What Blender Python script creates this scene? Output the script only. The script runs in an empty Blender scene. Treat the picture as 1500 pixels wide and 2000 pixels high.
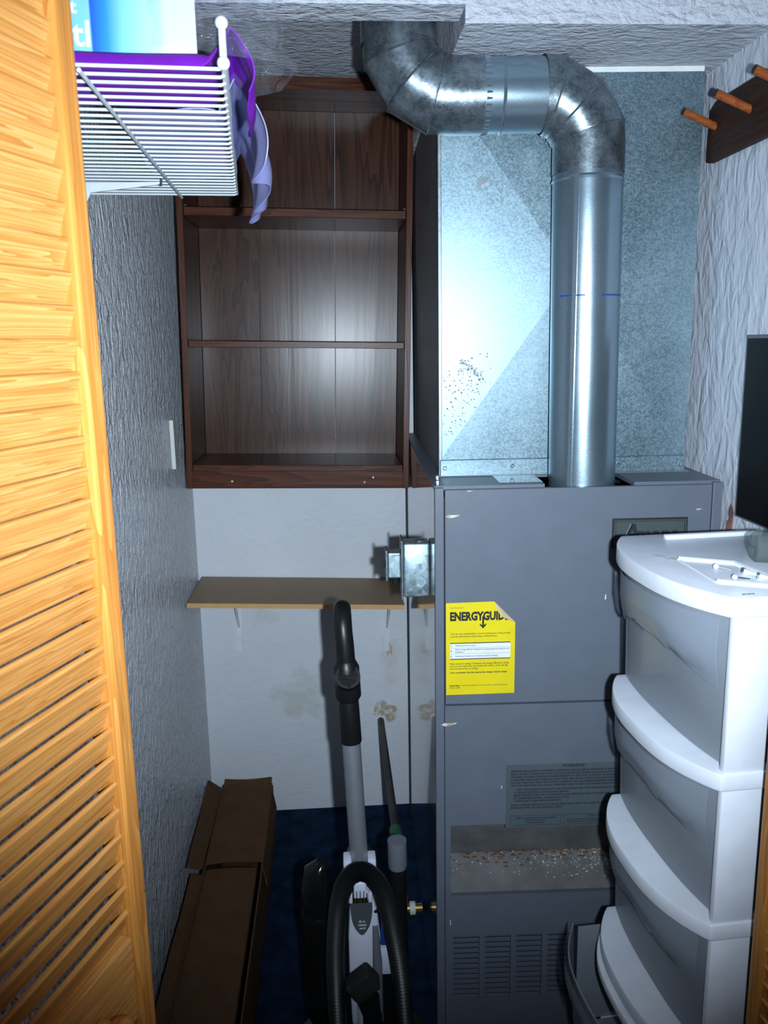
import bpy, bmesh, math, random
from mathutils import Vector, Matrix
random.seed(7)
R_ = math.radians
S = bpy.context.scene
C = S.collection

# ---------------------------------------------------------------- camera
f_px = 1620.0
d = Vector((-105 / f_px, -328 / f_px, 1)).normalized()          # depth axis in camera space (x right, y down, z fwd)
a_ = 140 / f_px
v = Vector((a_, -(d.x * a_ + d.z) / d.y, 1)).normalized()       # world down in camera space
r = v.cross(d)
CAM_H = 1.60
right = Vector((r.x, d.x, -v.x)); down = Vector((r.y, d.y, -v.y)); fwd = Vector((r.z, d.z, -v.z))
cam = bpy.data.cameras.new('camera')
cam.sensor_fit = 'AUTO'; cam.sensor_width = 36; cam.lens = f_px / 2000 * 36
cam.clip_start = 0.02; cam.clip_end = 50
cam.dof.use_dof = True; cam.dof.focus_distance = 1.9; cam.dof.aperture_fstop = 14
co = bpy.data.objects.new('camera', cam); C.objects.link(co)
M4 = Matrix.Identity(4)
for i in range(3):
    M4[i][0] = right[i]; M4[i][1] = -down[i]; M4[i][2] = -fwd[i]
M4[2][3] = CAM_H
co.matrix_world = M4
S.camera = co

# ---------------------------------------------------------------- light
W = bpy.data.worlds.new('world'); S.world = W; W.use_nodes = True
W.node_tree.nodes['Background'].inputs[0].default_value = (0.55, 0.65, 0.85, 1)
W.node_tree.nodes['Background'].inputs[1].default_value = 0.022
sp = bpy.data.lights.new('camera_flash', 'SPOT')
sp.energy = 172; sp.color = (0.73, 0.87, 1.0)
sp.spot_size = R_(95); sp.spot_blend = 1.0; sp.shadow_soft_size = 0.012
so = bpy.data.objects.new('camera_flash', sp); C.objects.link(so)
so.location = Vector((0, 0, CAM_H)) + right * 0.075 + down * 0.018 + fwd * 0.0
aim = (fwd + Vector((0.0, 0, 0.17))).normalized()
so.rotation_euler = aim.to_track_quat('-Z', 'Y').to_euler()
S.view_settings.view_transform = 'Standard'; S.view_settings.look = 'None'
S.view_settings.exposure = 0.0; S.view_settings.gamma = 1.0
S.view_settings.use_curve_mapping = False

# ---------------------------------------------------------------- helpers
def nm(name):
    m = bpy.data.materials.new(name); m.use_nodes = True
    nt = m.node_tree; return m, nt, nt.nodes['Principled BSDF']
def node(nt, t, **kw):
    n = nt.nodes.new(t)
    for k, val in kw.items():
        if k in n.inputs.keys(): n.inputs[k].default_value = val
        else: setattr(n, k, val)
    return n
def coords(nt, scale=(1, 1, 1), kind='Object', rot=(0, 0, 0), rnd=False):
    tc = nt.nodes.new('ShaderNodeTexCoord'); mp = nt.nodes.new('ShaderNodeMapping')
    mp.inputs['Scale'].default_value = scale; mp.inputs['Rotation'].default_value = rot
    nt.links.new(tc.outputs[kind], mp.inputs['Vector'])
    if rnd:
        oi = nt.nodes.new('ShaderNodeObjectInfo'); mu = node(nt, 'ShaderNodeMath', operation='MULTIPLY'); mu.inputs[1].default_value = 37.0
        nt.links.new(oi.outputs['Random'], mu.inputs[0]); nt.links.new(mu.outputs[0], mp.inputs['Location'])
    return mp.outputs[0]
def ramp(nt, fac, stops):
    rp = nt.nodes.new('ShaderNodeValToRGB')
    els = rp.color_ramp.elements
    while len(els) < len(stops): els.new(0.5)
    for e, (p, c) in zip(els, stops):
        e.position = p; e.color = (*c, 1)
    nt.links.new(fac, rp.inputs[0]); return rp.outputs[0]
def bump(nt, bs, h, strength, dist=0.01):
    b = nt.nodes.new('ShaderNodeBump'); b.inputs['Strength'].default_value = strength; b.inputs['Distance'].default_value = dist
    nt.links.new(h, b.inputs['Height']); nt.links.new(b.outputs[0], bs.inputs['Normal']); return b
def plain(name, col, rough=0.5, metal=0.0, spec=0.5, bump_s=0.0, bump_scale=200, var=0.06, coat=0.0):
    m, nt, bs = nm(name)
    cv = coords(nt)
    n = node(nt, 'ShaderNodeTexNoise'); n.inputs['Scale'].default_value = 18; n.inputs['Detail'].default_value = 5
    nt.links.new(cv, n.inputs['Vector'])
    lo = tuple(max(0, c * (1 - var)) for c in col); hi = tuple(min(1, c * (1 + var)) for c in col)
    nt.links.new(ramp(nt, n.outputs['Fac'], [(0.3, lo), (0.7, hi)]), bs.inputs['Base Color'])
    bs.inputs['Roughness'].default_value = rough; bs.inputs['Metallic'].default_value = metal
    bs.inputs['Specular IOR Level'].default_value = spec; bs.inputs['Coat Weight'].default_value = coat
    if bump_s:
        n2 = node(nt, 'ShaderNodeTexNoise'); n2.inputs['Scale'].default_value = bump_scale; n2.inputs['Detail'].default_value = 3
        nt.links.new(cv, n2.inputs['Vector']); bump(nt, bs, n2.outputs['Fac'], bump_s, 0.004)
    return m
def plaster(name, col, strength, scale=(1, 1, 1), sc=26, spec=0.5, rough=0.45, dist=0.012, fine=0.12):
    m, nt, bs = nm(name)
    cv = coords(nt, scale)
    n = node(nt, 'ShaderNodeTexNoise'); n.inputs['Scale'].default_value = sc; n.inputs['Detail'].default_value = 4; n.inputs['Roughness'].default_value = 0.45
    n.inputs['Distortion'].default_value = 0.8
    nt.links.new(cv, n.inputs['Vector'])
    n3 = node(nt, 'ShaderNodeTexNoise'); n3.inputs['Scale'].default_value = sc * 4; n3.inputs['Detail'].default_value = 4
    nt.links.new(cv, n3.inputs['Vector'])
    ad = node(nt, 'ShaderNodeMath', operation='MULTIPLY_ADD'); ad.inputs[1].default_value = fine
    nt.links.new(n3.outputs['Fac'], ad.inputs[0]); nt.links.new(n.outputs['Fac'], ad.inputs[2])
    n2 = node(nt, 'ShaderNodeTexNoise'); n2.inputs['Scale'].default_value = 3.5; n2.inputs['Detail'].default_value = 6
    nt.links.new(coords(nt), n2.inputs['Vector'])
    nt.links.new(ramp(nt, n2.outputs['Fac'], [(0.3, tuple(c * 0.92 for c in col)), (0.65, col)]), bs.inputs['Base Color'])
    bs.inputs['Roughness'].default_value = rough; bs.inputs['Specular IOR Level'].default_value = spec
    bump(nt, bs, ad.outputs[0], strength, dist)
    return m
def wood(name, dark, mid, light, axis='Z', dens=9.0, stretch=0.06, rough=0.4, spec=0.4, bs_=0.15, rnd=True):
    m, nt, bs = nm(name)
    sc = [1, 1, 1]; sc['XYZ'.index(axis)] = stretch
    cv = coords(nt, tuple(sc), rnd=rnd)
    n = node(nt, 'ShaderNodeTexNoise'); n.inputs['Scale'].default_value = dens; n.inputs['Detail'].default_value = 3; n.inputs['Distortion'].default_value = 0.6
    nt.links.new(cv, n.inputs['Vector'])
    mu = node(nt, 'ShaderNodeMath', operation='MULTIPLY'); mu.inputs[1].default_value = 16
    nt.links.new(n.outputs['Fac'], mu.inputs[0])
    fr = node(nt, 'ShaderNodeMath', operation='FRACT'); nt.links.new(mu.outputs[0], fr.inputs[0])
    n2 = node(nt, 'ShaderNodeTexNoise'); n2.inputs['Scale'].default_value = dens * 14; n2.inputs['Detail'].default_value = 4
    nt.links.new(cv, n2.inputs['Vector'])
    ad = node(nt, 'ShaderNodeMath', operation='MULTIPLY_ADD'); ad.inputs[1].default_value = 0.5; nt.links.new(n2.outputs['Fac'], ad.inputs[0])
    mu2 = node(nt, 'ShaderNodeMath', operation='MULTIPLY'); mu2.inputs[1].default_value = 0.6; nt.links.new(fr.outputs[0], mu2.inputs[0])
    nt.links.new(mu2.outputs[0], ad.inputs[2])
    nt.links.new(ramp(nt, ad.outputs[0], [(0.15, light), (0.5, mid), (0.9, dark)]), bs.inputs['Base Color'])
    bs.inputs['Roughness'].default_value = rough; bs.inputs['Specular IOR Level'].default_value = spec
    bump(nt, bs, ad.outputs[0], bs_, 0.002)
    return m
def galv(name, lo, hi, rough=0.42, scale=150, spot=0.0, nsc=9, vw=0.45):
    m, nt, bs = nm(name)
    cv = coords(nt)
    vo = node(nt, 'ShaderNodeTexVoronoi'); vo.inputs['Scale'].default_value = scale
    nt.links.new(cv, vo.inputs['Vector'])
    sep = nt.nodes.new('ShaderNodeSeparateColor'); nt.links.new(vo.outputs['Color'], sep.inputs[0])
    n = node(nt, 'ShaderNodeTexNoise'); n.inputs['Scale'].default_value = nsc; n.inputs['Detail'].default_value = 8; n.inputs['Roughness'].default_value = 0.65
    nt.links.new(cv, n.inputs['Vector'])
    mx = node(nt, 'ShaderNodeMath', operation='MULTIPLY_ADD'); mx.inputs[1].default_value = vw
    nt.links.new(sep.outputs[0], mx.inputs[0])
    sc = node(nt, 'ShaderNodeMath', operation='MULTIPLY'); sc.inputs[1].default_value = 0.55 + spot; nt.links.new(n.outputs['Fac'], sc.inputs[0])
    nt.links.new(sc.outputs[0], mx.inputs[2])
    nt.links.new(ramp(nt, mx.outputs[0], [(0.2, lo), (0.75, hi)]), bs.inputs['Base Color'])
    bs.inputs['Metallic'].default_value = 0.85
    mr = nt.nodes.new('ShaderNodeMapRange'); mr.inputs['To Min'].default_value = rough - 0.08; mr.inputs['To Max'].default_value = rough + 0.12
    nt.links.new(mx.outputs[0], mr.inputs['Value']); nt.links.new(mr.outputs[0], bs.inputs['Roughness'])
    bump(nt, bs, mx.outputs[0], 0.12, 0.002)
    return m
def clear(name, tint, body, fac, rough=0.15, bump_s=0.0, bump_scale=30):
    """thin plastic: a share of light passes straight, the rest is a glossy milky body"""
    m, nt, bs = nm(name)
    bs.inputs['Base Color'].default_value = (*body, 1); bs.inputs['Roughness'].default_value = rough
    tr = nt.nodes.new('ShaderNodeBsdfTransparent'); tr.inputs[0].default_value = (*tint, 1)
    mx = nt.nodes.new('ShaderNodeMixShader'); mx.inputs[0].default_value = fac
    nt.links.new(tr.outputs[0], mx.inputs[1]); nt.links.new(bs.outputs[0], mx.inputs[2])
    nt.links.new(mx.outputs[0], nt.nodes['Material Output'].inputs['Surface'])
    n2 = node(nt, 'ShaderNodeTexNoise'); n2.inputs['Scale'].default_value = bump_scale; n2.inputs['Detail'].default_value = 4
    nt.links.new(coords(nt), n2.inputs['Vector'])
    if bump_s: bump(nt, bs, n2.outputs['Fac'], bump_s, 0.01)
    return m

def tag(o, label=None, cat=None, group=None, kind=None):
    if label: o['label'] = label
    if cat: o['category'] = cat
    if group: o['group'] = group
    if kind: o['kind'] = kind
    return o
def thing(name, label, cat, loc=(0, 0, 0), rot=(0, 0, 0), group=None, kind=None):
    o = bpy.data.objects.new(name, None); C.objects.link(o); o.empty_display_size = 0.05
    o.location = loc; o.rotation_euler = rot
    return tag(o, label, cat, group, kind)
def obj(name, bm, mat, parent=None, loc=None, rot=None, smooth=False):
    me = bpy.data.meshes.new(name)
    bmesh.ops.recalc_face_normals(bm, faces=bm.faces)
    bm.to_mesh(me); bm.free()
    if smooth:
        for p in me.polygons: p.use_smooth = True
        try: me.set_sharp_from_angle(angle=R_(42))
        except Exception: pass
    if isinstance(mat, (list, tuple)):
        for x in mat: me.materials.append(x)
    else: me.materials.append(mat)
    o = bpy.data.objects.new(name, me); C.objects.link(o)
    if parent: o.parent = parent
    if loc: o.location = loc
    if rot: o.rotation_euler = rot
    return o
def share(src, parent, loc, rot=(0, 0, 0), scale=None):
    o = src.copy(); C.objects.link(o); o.parent = parent; o.location = loc; o.rotation_euler = rot
    if scale: o.scale = scale
    return o
def bx(x0, x1, y0, y1, z0, z1, bev=0.0, seg=2, bm=None):
    own = bmesh.new()
    vs = [own.verts.new((x, y, z)) for x in (x0, x1) for y in (y0, y1) for z in (z0, z1)]
    for q in ((0, 1, 3, 2), (4, 6, 7, 5), (0, 4, 5, 1), (2, 3, 7, 6), (0, 2, 6, 4), (1, 5, 7, 3)):
        own.faces.new([vs[i] for i in q])
    if bev: bmesh.ops.bevel(own, geom=own.edges[:], offset=bev, segments=seg, affect='EDGES', profile=0.5)
    if bm is None: return own
    merge(bm, own); return bm
def merge(bm, other, mat=None):
    me = bpy.data.meshes.new('tmp'); other.to_mesh(me); other.free()
    if mat is not None: me.transform(mat)
    bm.from_mesh(me); bpy.data.meshes.remove(me)
def prism(pts, z0, z1, axis='Z', bev=0.0, bm=None):
    """polygon pts (a,b) extruded along axis from z0 to z1; axis Y: (x,z); axis X: (y,z)"""
    own = bmesh.new()
    def mk(p, t):
        return {'Z': (p[0], p[1], t), 'Y': (p[0], t, p[1]), 'X': (t, p[0], p[1])}[axis]
    A = [own.verts.new(mk(p, z0)) for p in pts]; B = [own.verts.new(mk(p, z1)) for p in pts]
    own.faces.new(A); own.faces.new(B[::-1])
    n = len(pts)
    for i in range(n): own.faces.new((A[i], A[(i + 1) % n], B[(i + 1) % n], B[i]))
    bmesh.ops.recalc_face_normals(own, faces=own.faces)
    if bev: bmesh.ops.bevel(own, geom=own.edges[:], offset=bev, segments=2, affect='EDGES', profile=0.5)
    if bm is None: return own
    merge(bm, own); return bm
def tube(pts, rad, seg=14, caps=True, bm=None, flat=1.0):
    own = bm if bm is not None else bmesh.new()
    pts = [Vector(p) for p in pts]; n = len(pts)
    rads = rad if isinstance(rad, (list, tuple)) else [rad] * n
    tang = []
    for i in range(n):
        t = pts[min(i + 1, n - 1)] - pts[max(i - 1, 0)]
        tang.append(t.normalized() if t.length > 1e-9 else (tang[-1] if tang else Vector((0, 0, 1))))
    up = Vector((0, 0, 1)) if abs(tang[0].z) < 0.9 else Vector((0, 1, 0))
    nrm = (up - tang[0] * up.dot(tang[0])).normalized()
    rings = []
    for i in range(n):
        nrm = (nrm - tang[i] * nrm.dot(tang[i])).normalized(); bi = tang[i].cross(nrm)
        rings.append([own.verts.new(pts[i] + (nrm * math.cos(2 * math.pi * k / seg) * flat + bi * math.sin(2 * math.pi * k / seg)) * rads[i]) for k in range(seg)])
    for A, B in zip(rings, rings[1:]):
        for k in range(seg): own.faces.new((A[k], A[(k + 1) % seg], B[(k + 1) % seg], B[k]))
    if caps: own.faces.new(rings[0][::-1]); own.faces.new(rings[-1])
    return own
def grid(fn, nu, nv, thick=0.0):
    own = bmesh.new()
    V = [[own.verts.new(fn(i / nu, j / nv)) for j in range(nv + 1)] for i in range(nu + 1)]
    for i in range(nu):
        for j in range(nv): own.faces.new((V[i][j], V[i + 1][j], V[i + 1][j + 1], V[i][j + 1]))
    if thick:
        bmesh.ops.recalc_face_normals(own, faces=own.faces)
        bmesh.ops.solidify(own, geom=own.faces[:], thickness=thick)
    return own
def catmull(P, n=8):
    P = [Vector(p) for p in P]; out = []
    for i in range(len(P) - 1):
        p0 = P[max(i - 1, 0)]; p1 = P[i]; p2 = P[i + 1]; p3 = P[min(i + 2, len(P) - 1)]
        for k in range(n):
            t = k / n
            out.append(0.5 * ((2 * p1) + (p2 - p0) * t + (2 * p0 - 5 * p1 + 4 * p2 - p3) * t * t + (3 * p1 - p0 - 3 * p2 + p3) * t ** 3))
    out.append(P[-1]); return out
def text_bm(s, size, bold=0.0, width=None, align='LEFT', extr=0.0002, space=1.0, shear=0.0):
    cu = bpy.data.curves.new('txt', 'FONT'); cu.body = s; cu.size = size; cu.offset = bold; cu.extrude = extr
    cu.align_x = align; cu.space_line = space; cu.resolution_u = 2; cu.shear = shear
    o = bpy.data.objects.new('txt', cu); C.objects.link(o)
    bpy.context.view_layer.update()
    me = bpy.data.meshes.new_from_object(o.evaluated_get(bpy.context.evaluated_depsgraph_get()))
    b = bmesh.new(); b.from_mesh(me)
    bpy.data.objects.remove(o); bpy.data.curves.remove(cu); bpy.data.meshes.remove(me)
    if width and b.verts:
        xs = [q.co.x for q in b.verts]; k = width / (max(xs) - min(xs)); x0 = min(xs)
        for q in b.verts: q.co.x = (q.co.x - x0) * k
    bmesh.ops.transform(b, matrix=Matrix.Rotation(math.pi / 2, 4, 'X'), verts=b.verts)   # stand up, facing -Y
    return b
def text(name, s, size, mat, parent, loc, **kw):
    return obj(name, text_bm(s, size, **kw), mat, parent, loc)

# ---------------------------------------------------------------- materials
M = {}
M['wall_back'] = plaster('painted plaster back', (0.74, 0.77, 0.82), 0.22, sc=30, spec=0.35, rough=0.5)
nt = M['wall_back'].node_tree; bs = nt.nodes['Principled BSDF']
old = bs.inputs['Base Color'].links[0].from_socket
acc = old
for (cx, cz, rx, rz, col, amt) in ((-0.14, 0.42, 0.13, 0.12, (0.50, 0.53, 0.46), 0.55), (0.17, 0.55, 0.05, 0.16, (0.62, 0.57, 0.50), 0.5), (-0.25, 0.72, 0.07, 0.05, (0.56, 0.56, 0.48), 0.4)):
    tc_ = nt.nodes.new('ShaderNodeTexCoord'); mp_ = nt.nodes.new('ShaderNodeMapping'); mp_.vector_type = 'POINT'
    mp_.inputs['Scale'].default_value = (1 / rx, 0.0, 1 / rz); mp_.inputs['Location'].default_value = (-cx / rx, 0, -cz / rz)
    nt.links.new(tc_.outputs['Object'], mp_.inputs['Vector'])
    le = node(nt, 'ShaderNodeVectorMath', operation='LENGTH'); nt.links.new(mp_.outputs[0], le.inputs[0])
    nz = node(nt, 'ShaderNodeTexNoise'); nz.inputs['Scale'].default_value = 22; nz.inputs['Detail'].default_value = 6; nt.links.new(tc_.outputs['Object'], nz.inputs['Vector'])
    sb_ = node(nt, 'ShaderNodeMath', operation='SUBTRACT'); nt.links.new(nz.outputs['Fac'], sb_.inputs[0]); 
    hl = node(nt, 'ShaderNodeMath', operation='MULTIPLY'); hl.inputs[1].default_value = 0.55; nt.links.new(le.outputs['Value'], hl.inputs[0]); nt.links.new(hl.outputs[0], sb_.inputs[1])
    mr_ = nt.nodes.new('ShaderNodeMapRange'); mr_.inputs['From Min'].default_value = 0.05; mr_.inputs['From Max'].default_value = 0.40; mr_.inputs['To Max'].default_value = amt
    nt.links.new(sb_.outputs[0], mr_.inputs['Value'])
    mx_ = nt.nodes.new('ShaderNodeMix'); mx_.data_type = 'RGBA'
    nt.links.new(mr_.outputs[0], mx_.inputs[0]); nt.links.new(acc, mx_.inputs[6]); mx_.inputs[7].default_value = (*col, 1)
    acc = mx_.outputs[2]
nt.links.new(acc, bs.inputs['Base Color'])
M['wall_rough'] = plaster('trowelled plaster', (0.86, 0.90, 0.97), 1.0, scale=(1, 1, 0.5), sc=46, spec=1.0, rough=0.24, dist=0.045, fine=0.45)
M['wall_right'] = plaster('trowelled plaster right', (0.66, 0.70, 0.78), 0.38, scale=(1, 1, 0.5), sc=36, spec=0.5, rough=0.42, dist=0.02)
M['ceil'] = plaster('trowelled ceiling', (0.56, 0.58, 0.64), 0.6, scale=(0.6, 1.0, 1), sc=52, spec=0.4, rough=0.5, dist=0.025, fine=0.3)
M['carpet'] = plain('navy carpet', (0.010, 0.026, 0.062), 0.95, spec=0.05, bump_s=1.0, bump_scale=420, var=0.45)
M['pine_h'] = wood('pine along width', (0.35, 0.125, 0.022), (0.48, 0.22, 0.055), (0.56, 0.30, 0.105), 'X', dens=60, stretch=0.022, rough=0.40)
M['pine_v'] = wood('pine along height', (0.33, 0.115, 0.018), (0.43, 0.175, 0.034), (0.48, 0.22, 0.055), 'Z', dens=26, stretch=0.04, rough=0.36)
M['case'] = wood('dark walnut print', (0.022, 0.007, 0.003), (0.062, 0.022, 0.011), (0.075, 0.029, 0.015), 'Z', dens=9, stretch=0.09, rough=0.27, spec=0.30, bs_=0.06)
M['case_h'] = wood('dark walnut edge', (0.042, 0.010, 0.004), (0.080, 0.020, 0.007), (0.105, 0.028, 0.010), 'X', dens=12, stretch=0.06, rough=0.34, spec=0.22)
M['case_v'] = wood('dark walnut side', (0.042, 0.010, 0.004), (0.080, 0.020, 0.007), (0.105, 0.028, 0.010), 'Z', dens=12, stretch=0.06, rough=0.34, spec=0.22)
M['hardboard'] = plain('tan hardboard', (0.30, 0.20, 0.115), 0.6, bump_s=0.2, bump_scale=500)
M['hardedge'] = plain('raw hardboard edge', (0.62, 0.36, 0.15), 0.7)
M['white_metal'] = plain('white enamel', (0.80, 0.82, 0.84), 0.35)
M['vinyl'] = plain('white vinyl wire', (0.56, 0.60, 0.62), 0.35)
M['furn'] = plain('grey furnace enamel', (0.122, 0.140, 0.176), 0.42, spec=0.45, var=0.05, bump_s=0.05, bump_scale=60)
M['furn_side'] = plain('grey furnace enamel gloss', (0.105, 0.118, 0.14), 0.11, spec=0.9, var=0.05, coat=0.6)
M['furn_dark'] = plain('furnace seam', (0.012, 0.014, 0.018), 0.6)
M['furn_in'] = plain('dusty inner metal', (0.135, 0.135, 0.135), 0.7, var=0.25, bump_s=0.2)
M['galv'] = galv('galvanised sheet', (0.135, 0.20, 0.235), (0.25, 0.34, 0.385), 0.42, scale=330)
M['galv_side'] = galv('galvanised side', (0.16, 0.19, 0.21), (0.26, 0.30, 0.32), 0.42)
M['galv_pipe'] = galv('galvanised pipe', (0.30, 0.40, 0.47), (0.42, 0.52, 0.58), 0.30, scale=420, vw=0.06, nsc=5)
M['galv_elbow'] = galv('mottled galvanised elbow', (0.045, 0.062, 0.072), (0.40, 0.47, 0.52), 0.27, scale=300, spot=0.35, nsc=34, vw=0.12)
M['galv_box'] = galv('galvanised box', (0.30, 0.42, 0.46), (0.50, 0.62, 0.66), 0.42, scale=90)
M['rust'] = plain('rusty metal', (0.16, 0.06, 0.025), 0.8, var=0.5, bump_s=0.5)
M['yellow'] = plain('yellow label', (0.78, 0.62, 0.004), 0.45, var=0.05)
M['paper'] = plain('label back', (0.60, 0.47, 0.28), 0.6)
M['print_white'] = plain('white print', (0.78, 0.80, 0.80), 0.5)
M['ink'] = plain('black ink', (0.012, 0.010, 0.012), 0.6)
M['ink_soft'] = plain('faded label ink', (0.030, 0.034, 0.050), 0.6)
M['warn'] = plain('grey warning label', (0.080, 0.105, 0.118), 0.5)
M['badge'] = plain('badge green grey', (0.065, 0.085, 0.085), 0.3)
M['chrome'] = plain('chrome', (0.75, 0.78, 0.82), 0.12, metal=1.0)
M['steel'] = plain('bright screw', (0.7, 0.75, 0.78), 0.25, metal=1.0)
M['black'] = plain('black plastic', (0.008, 0.009, 0.010), 0.38, spec=0.4)
M['black_gloss'] = plain('glossy black plastic', (0.006, 0.008, 0.008), 0.12)
M['hose'] = plain('hose black', (0.007, 0.008, 0.009), 0.42)
M['bristle'] = plain('bristle black', (0.012, 0.014, 0.014), 0.7, bump_s=1.0, bump_scale=300)
M['silver'] = plain('brushed aluminium', (0.34, 0.37, 0.41), 0.40, metal=0.6, bump_s=0.05, bump_scale=900)
M['vac_white'] = plain('lavender white plastic', (0.70, 0.73, 0.86), 0.35)
M['vac_grey'] = plain('dark grey plastic', (0.075, 0.085, 0.095), 0.45)
M['vac_mid'] = plain('mid grey plastic', (0.16, 0.175, 0.21), 0.5)
M['vac_blue'] = plain('blue plastic', (0.015, 0.06, 0.32), 0.3)
M['iron'] = plain('black iron', (0.030, 0.028, 0.028), 0.5, var=0.4)
M['green'] = plain('green coupling', (0.010, 0.11, 0.05), 0.5)
M['brass'] = plain('brass', (0.40, 0.26, 0.08), 0.4, metal=0.8, var=0.3)
M['tape'] = plain('white thread tape', (0.72, 0.72, 0.66), 0.6)
M['card'] = plain('brown cardboard', (0.10, 0.050, 0.024), 0.85, spec=0.15, var=0.12, bump_s=0.15, bump_scale=120)
M['card_in'] = plain('cardboard edge', (0.11, 0.055, 0.026), 0.9, spec=0.1, var=0.15)
M['tower'] = plain('white plastic frame', (0.70, 0.74, 0.82), 0.38, bump_s=0.04, bump_scale=500)
M['drawer'] = clear('frosted drawer plastic', (0.78, 0.79, 0.78), (0.36, 0.40, 0.46), 0.50, 0.28)
M['drawer_lip'] = clear('frosted drawer plastic thick', (0.72, 0.75, 0.78), (0.38, 0.43, 0.50), 0.48, 0.22)
M['glass'] = clear('jar glass', (0.80, 0.84, 0.82), (0.22, 0.25, 0.25), 0.30, 0.06)
M['tape_clear'] = clear('clear tape', (0.92, 0.96, 0.96), (0.7, 0.75, 0.75), 0.25, 0.08)
M['film'] = clear('polythene film', (0.95, 0.95, 0.97), (0.30, 0.33, 0.36), 0.08, 0.05, 1.0, 60)
M['purple'] = plain('purple fabric', (0.155, 0.008, 0.36), 0.7, spec=0.2, var=0.15, bump_s=0.1)
M['lavender'] = plain('lavender satin', (0.27, 0.27, 0.54), 0.5, spec=0.4, var=0.1)
M['rack'] = wood('dark stained rack', (0.022, 0.009, 0.006), (0.040, 0.016, 0.010), (0.055, 0.022, 0.013), 'Y', dens=22, stretch=0.08, rough=0.6, spec=0.15)
M['peg'] = wood('orange peg', (0.20, 0.045, 0.010), (0.30, 0.075, 0.016), (0.36, 0.10, 0.024), 'X', dens=30, stretch=0.08, rough=0.4)
M['peg_end'] = plain('peg end grain', (0.03, 0.012, 0.008), 0.7)
M['panel_black'] = plain('black glass', (0.003, 0.003, 0.004), 0.5, spec=0.1)
M['panel_edge'] = plain('grey panel edge', (0.13, 0.13, 0.15), 0.5)
m, nt, bs = nm('mottled tan sealant')
n_ = node(nt, 'ShaderNodeTexNoise'); n_.inputs['Scale'].default_value = 70; n_.inputs['Detail'].default_value = 6
nt.links.new(coords(nt), n_.inputs['Vector'])
nt.links.new(ramp(nt, n_.outputs['Fac'], [(0.40, (0.66, 0.68, 0.70)), (0.47, (0.56, 0.48, 0.38)), (0.62, (0.45, 0.33, 0.20))]), bs.inputs['Base Color'])
bs.inputs['Roughness'].default_value = 0.8; bump(nt, bs, n_.outputs['Fac'], 0.5, 0.004)
M['sealant'] = m
M['redclay'] = plain('exposed red plaster', (0.27, 0.13, 0.11), 0.9, var=0.5, bump_s=0.5)
M['caulk'] = plain('white caulk', (0.75, 0.77, 0.76), 0.5, bump_s=0.3)
M['debris'] = plain('plaster crumbs', (0.62, 0.60, 0.56), 0.8, var=0.3)
M['shim'] = plain('pale trim edge', (0.70, 0.72, 0.66), 0.5)
M['pkg_white'] = plain('package white', (0.56, 0.60, 0.62), 0.3, var=0.02)

# gradient print on the package (blue at the left edge running to white)
m, nt, bs = nm('package blue print')
tc = nt.nodes.new('ShaderNodeTexCoord'); sx = nt.nodes.new('ShaderNodeSeparateXYZ')
nt.links.new(tc.outputs['Generated'], sx.inputs[0])
nt.links.new(ramp(nt, sx.outputs['X'], [(0.0, (0.12, 0.38, 0.56)), (0.325, (0.17, 0.42, 0.56)), (0.335, (0.012, 0.075, 0.46)), (0.43, (0.02, 0.20, 0.56)), (0.53, (0.16, 0.42, 0.58)), (0.76, (0.34, 0.52, 0.60)), (0.80, (0.50, 0.55, 0.58))]), bs.inputs['Base Color'])
bs.inputs['Roughness'].default_value = 0.3
M['pkg'] = m

# ================================================================ the setting
XL, XR, YB = -0.455, 0.768, 2.665
ZS, ZR, ZC = 2.115, 2.305, 2.60          # soffit underside, raised recess, main ceiling
def struct(name, bm, mat, parent=None, label=None):
    o = obj(name, bm, mat, parent)
    if not parent: o['kind'] = 'structure'
    if label: o['label'] = label
    return o
struct('floor', bx(-1.6, 1.9, -1.6, YB + 0.1, -0.06, 0), M['carpet'], label='dark navy blue carpet on the closet floor')
struct('wall_back', bx(XL - 0.1, XR + 0.1, YB, YB + 0.1, 0, ZC), M['wall_back'], label='pale painted back wall with tan stains')
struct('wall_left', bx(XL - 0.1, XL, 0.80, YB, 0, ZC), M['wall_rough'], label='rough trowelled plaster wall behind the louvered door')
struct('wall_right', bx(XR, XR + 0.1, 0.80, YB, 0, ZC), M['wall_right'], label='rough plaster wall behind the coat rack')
struct('wall_front_left', bx(-1.6, XL - 0.1, 0.80, 0.90, 0, ZC), M['wall_back'], label='wall beside the closet opening, door side')
struct('wall_front_right', bx(XR + 0.1, 1.9, 0.80, 0.90, 0, ZC), M['wall_back'], label='wall beside the closet opening, drawer side')
struct('trim_1', bx(XL - 0.1, XR + 0.1, 0.80, 0.90, 2.16, ZC), M['wall_back'], label='plastered header above the closet opening')
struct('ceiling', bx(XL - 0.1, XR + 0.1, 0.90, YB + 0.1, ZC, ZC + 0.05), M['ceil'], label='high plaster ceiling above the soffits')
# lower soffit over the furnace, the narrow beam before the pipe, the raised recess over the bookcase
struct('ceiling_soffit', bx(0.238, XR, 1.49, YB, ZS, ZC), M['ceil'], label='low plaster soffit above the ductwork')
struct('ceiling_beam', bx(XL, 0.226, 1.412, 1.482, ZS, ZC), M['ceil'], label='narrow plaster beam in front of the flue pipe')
struct('ceiling_recess', bx(XL, 0.238, 1.482, YB, ZR, ZC), M['ceil'], label='raised plaster recess above the bookcase')

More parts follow.
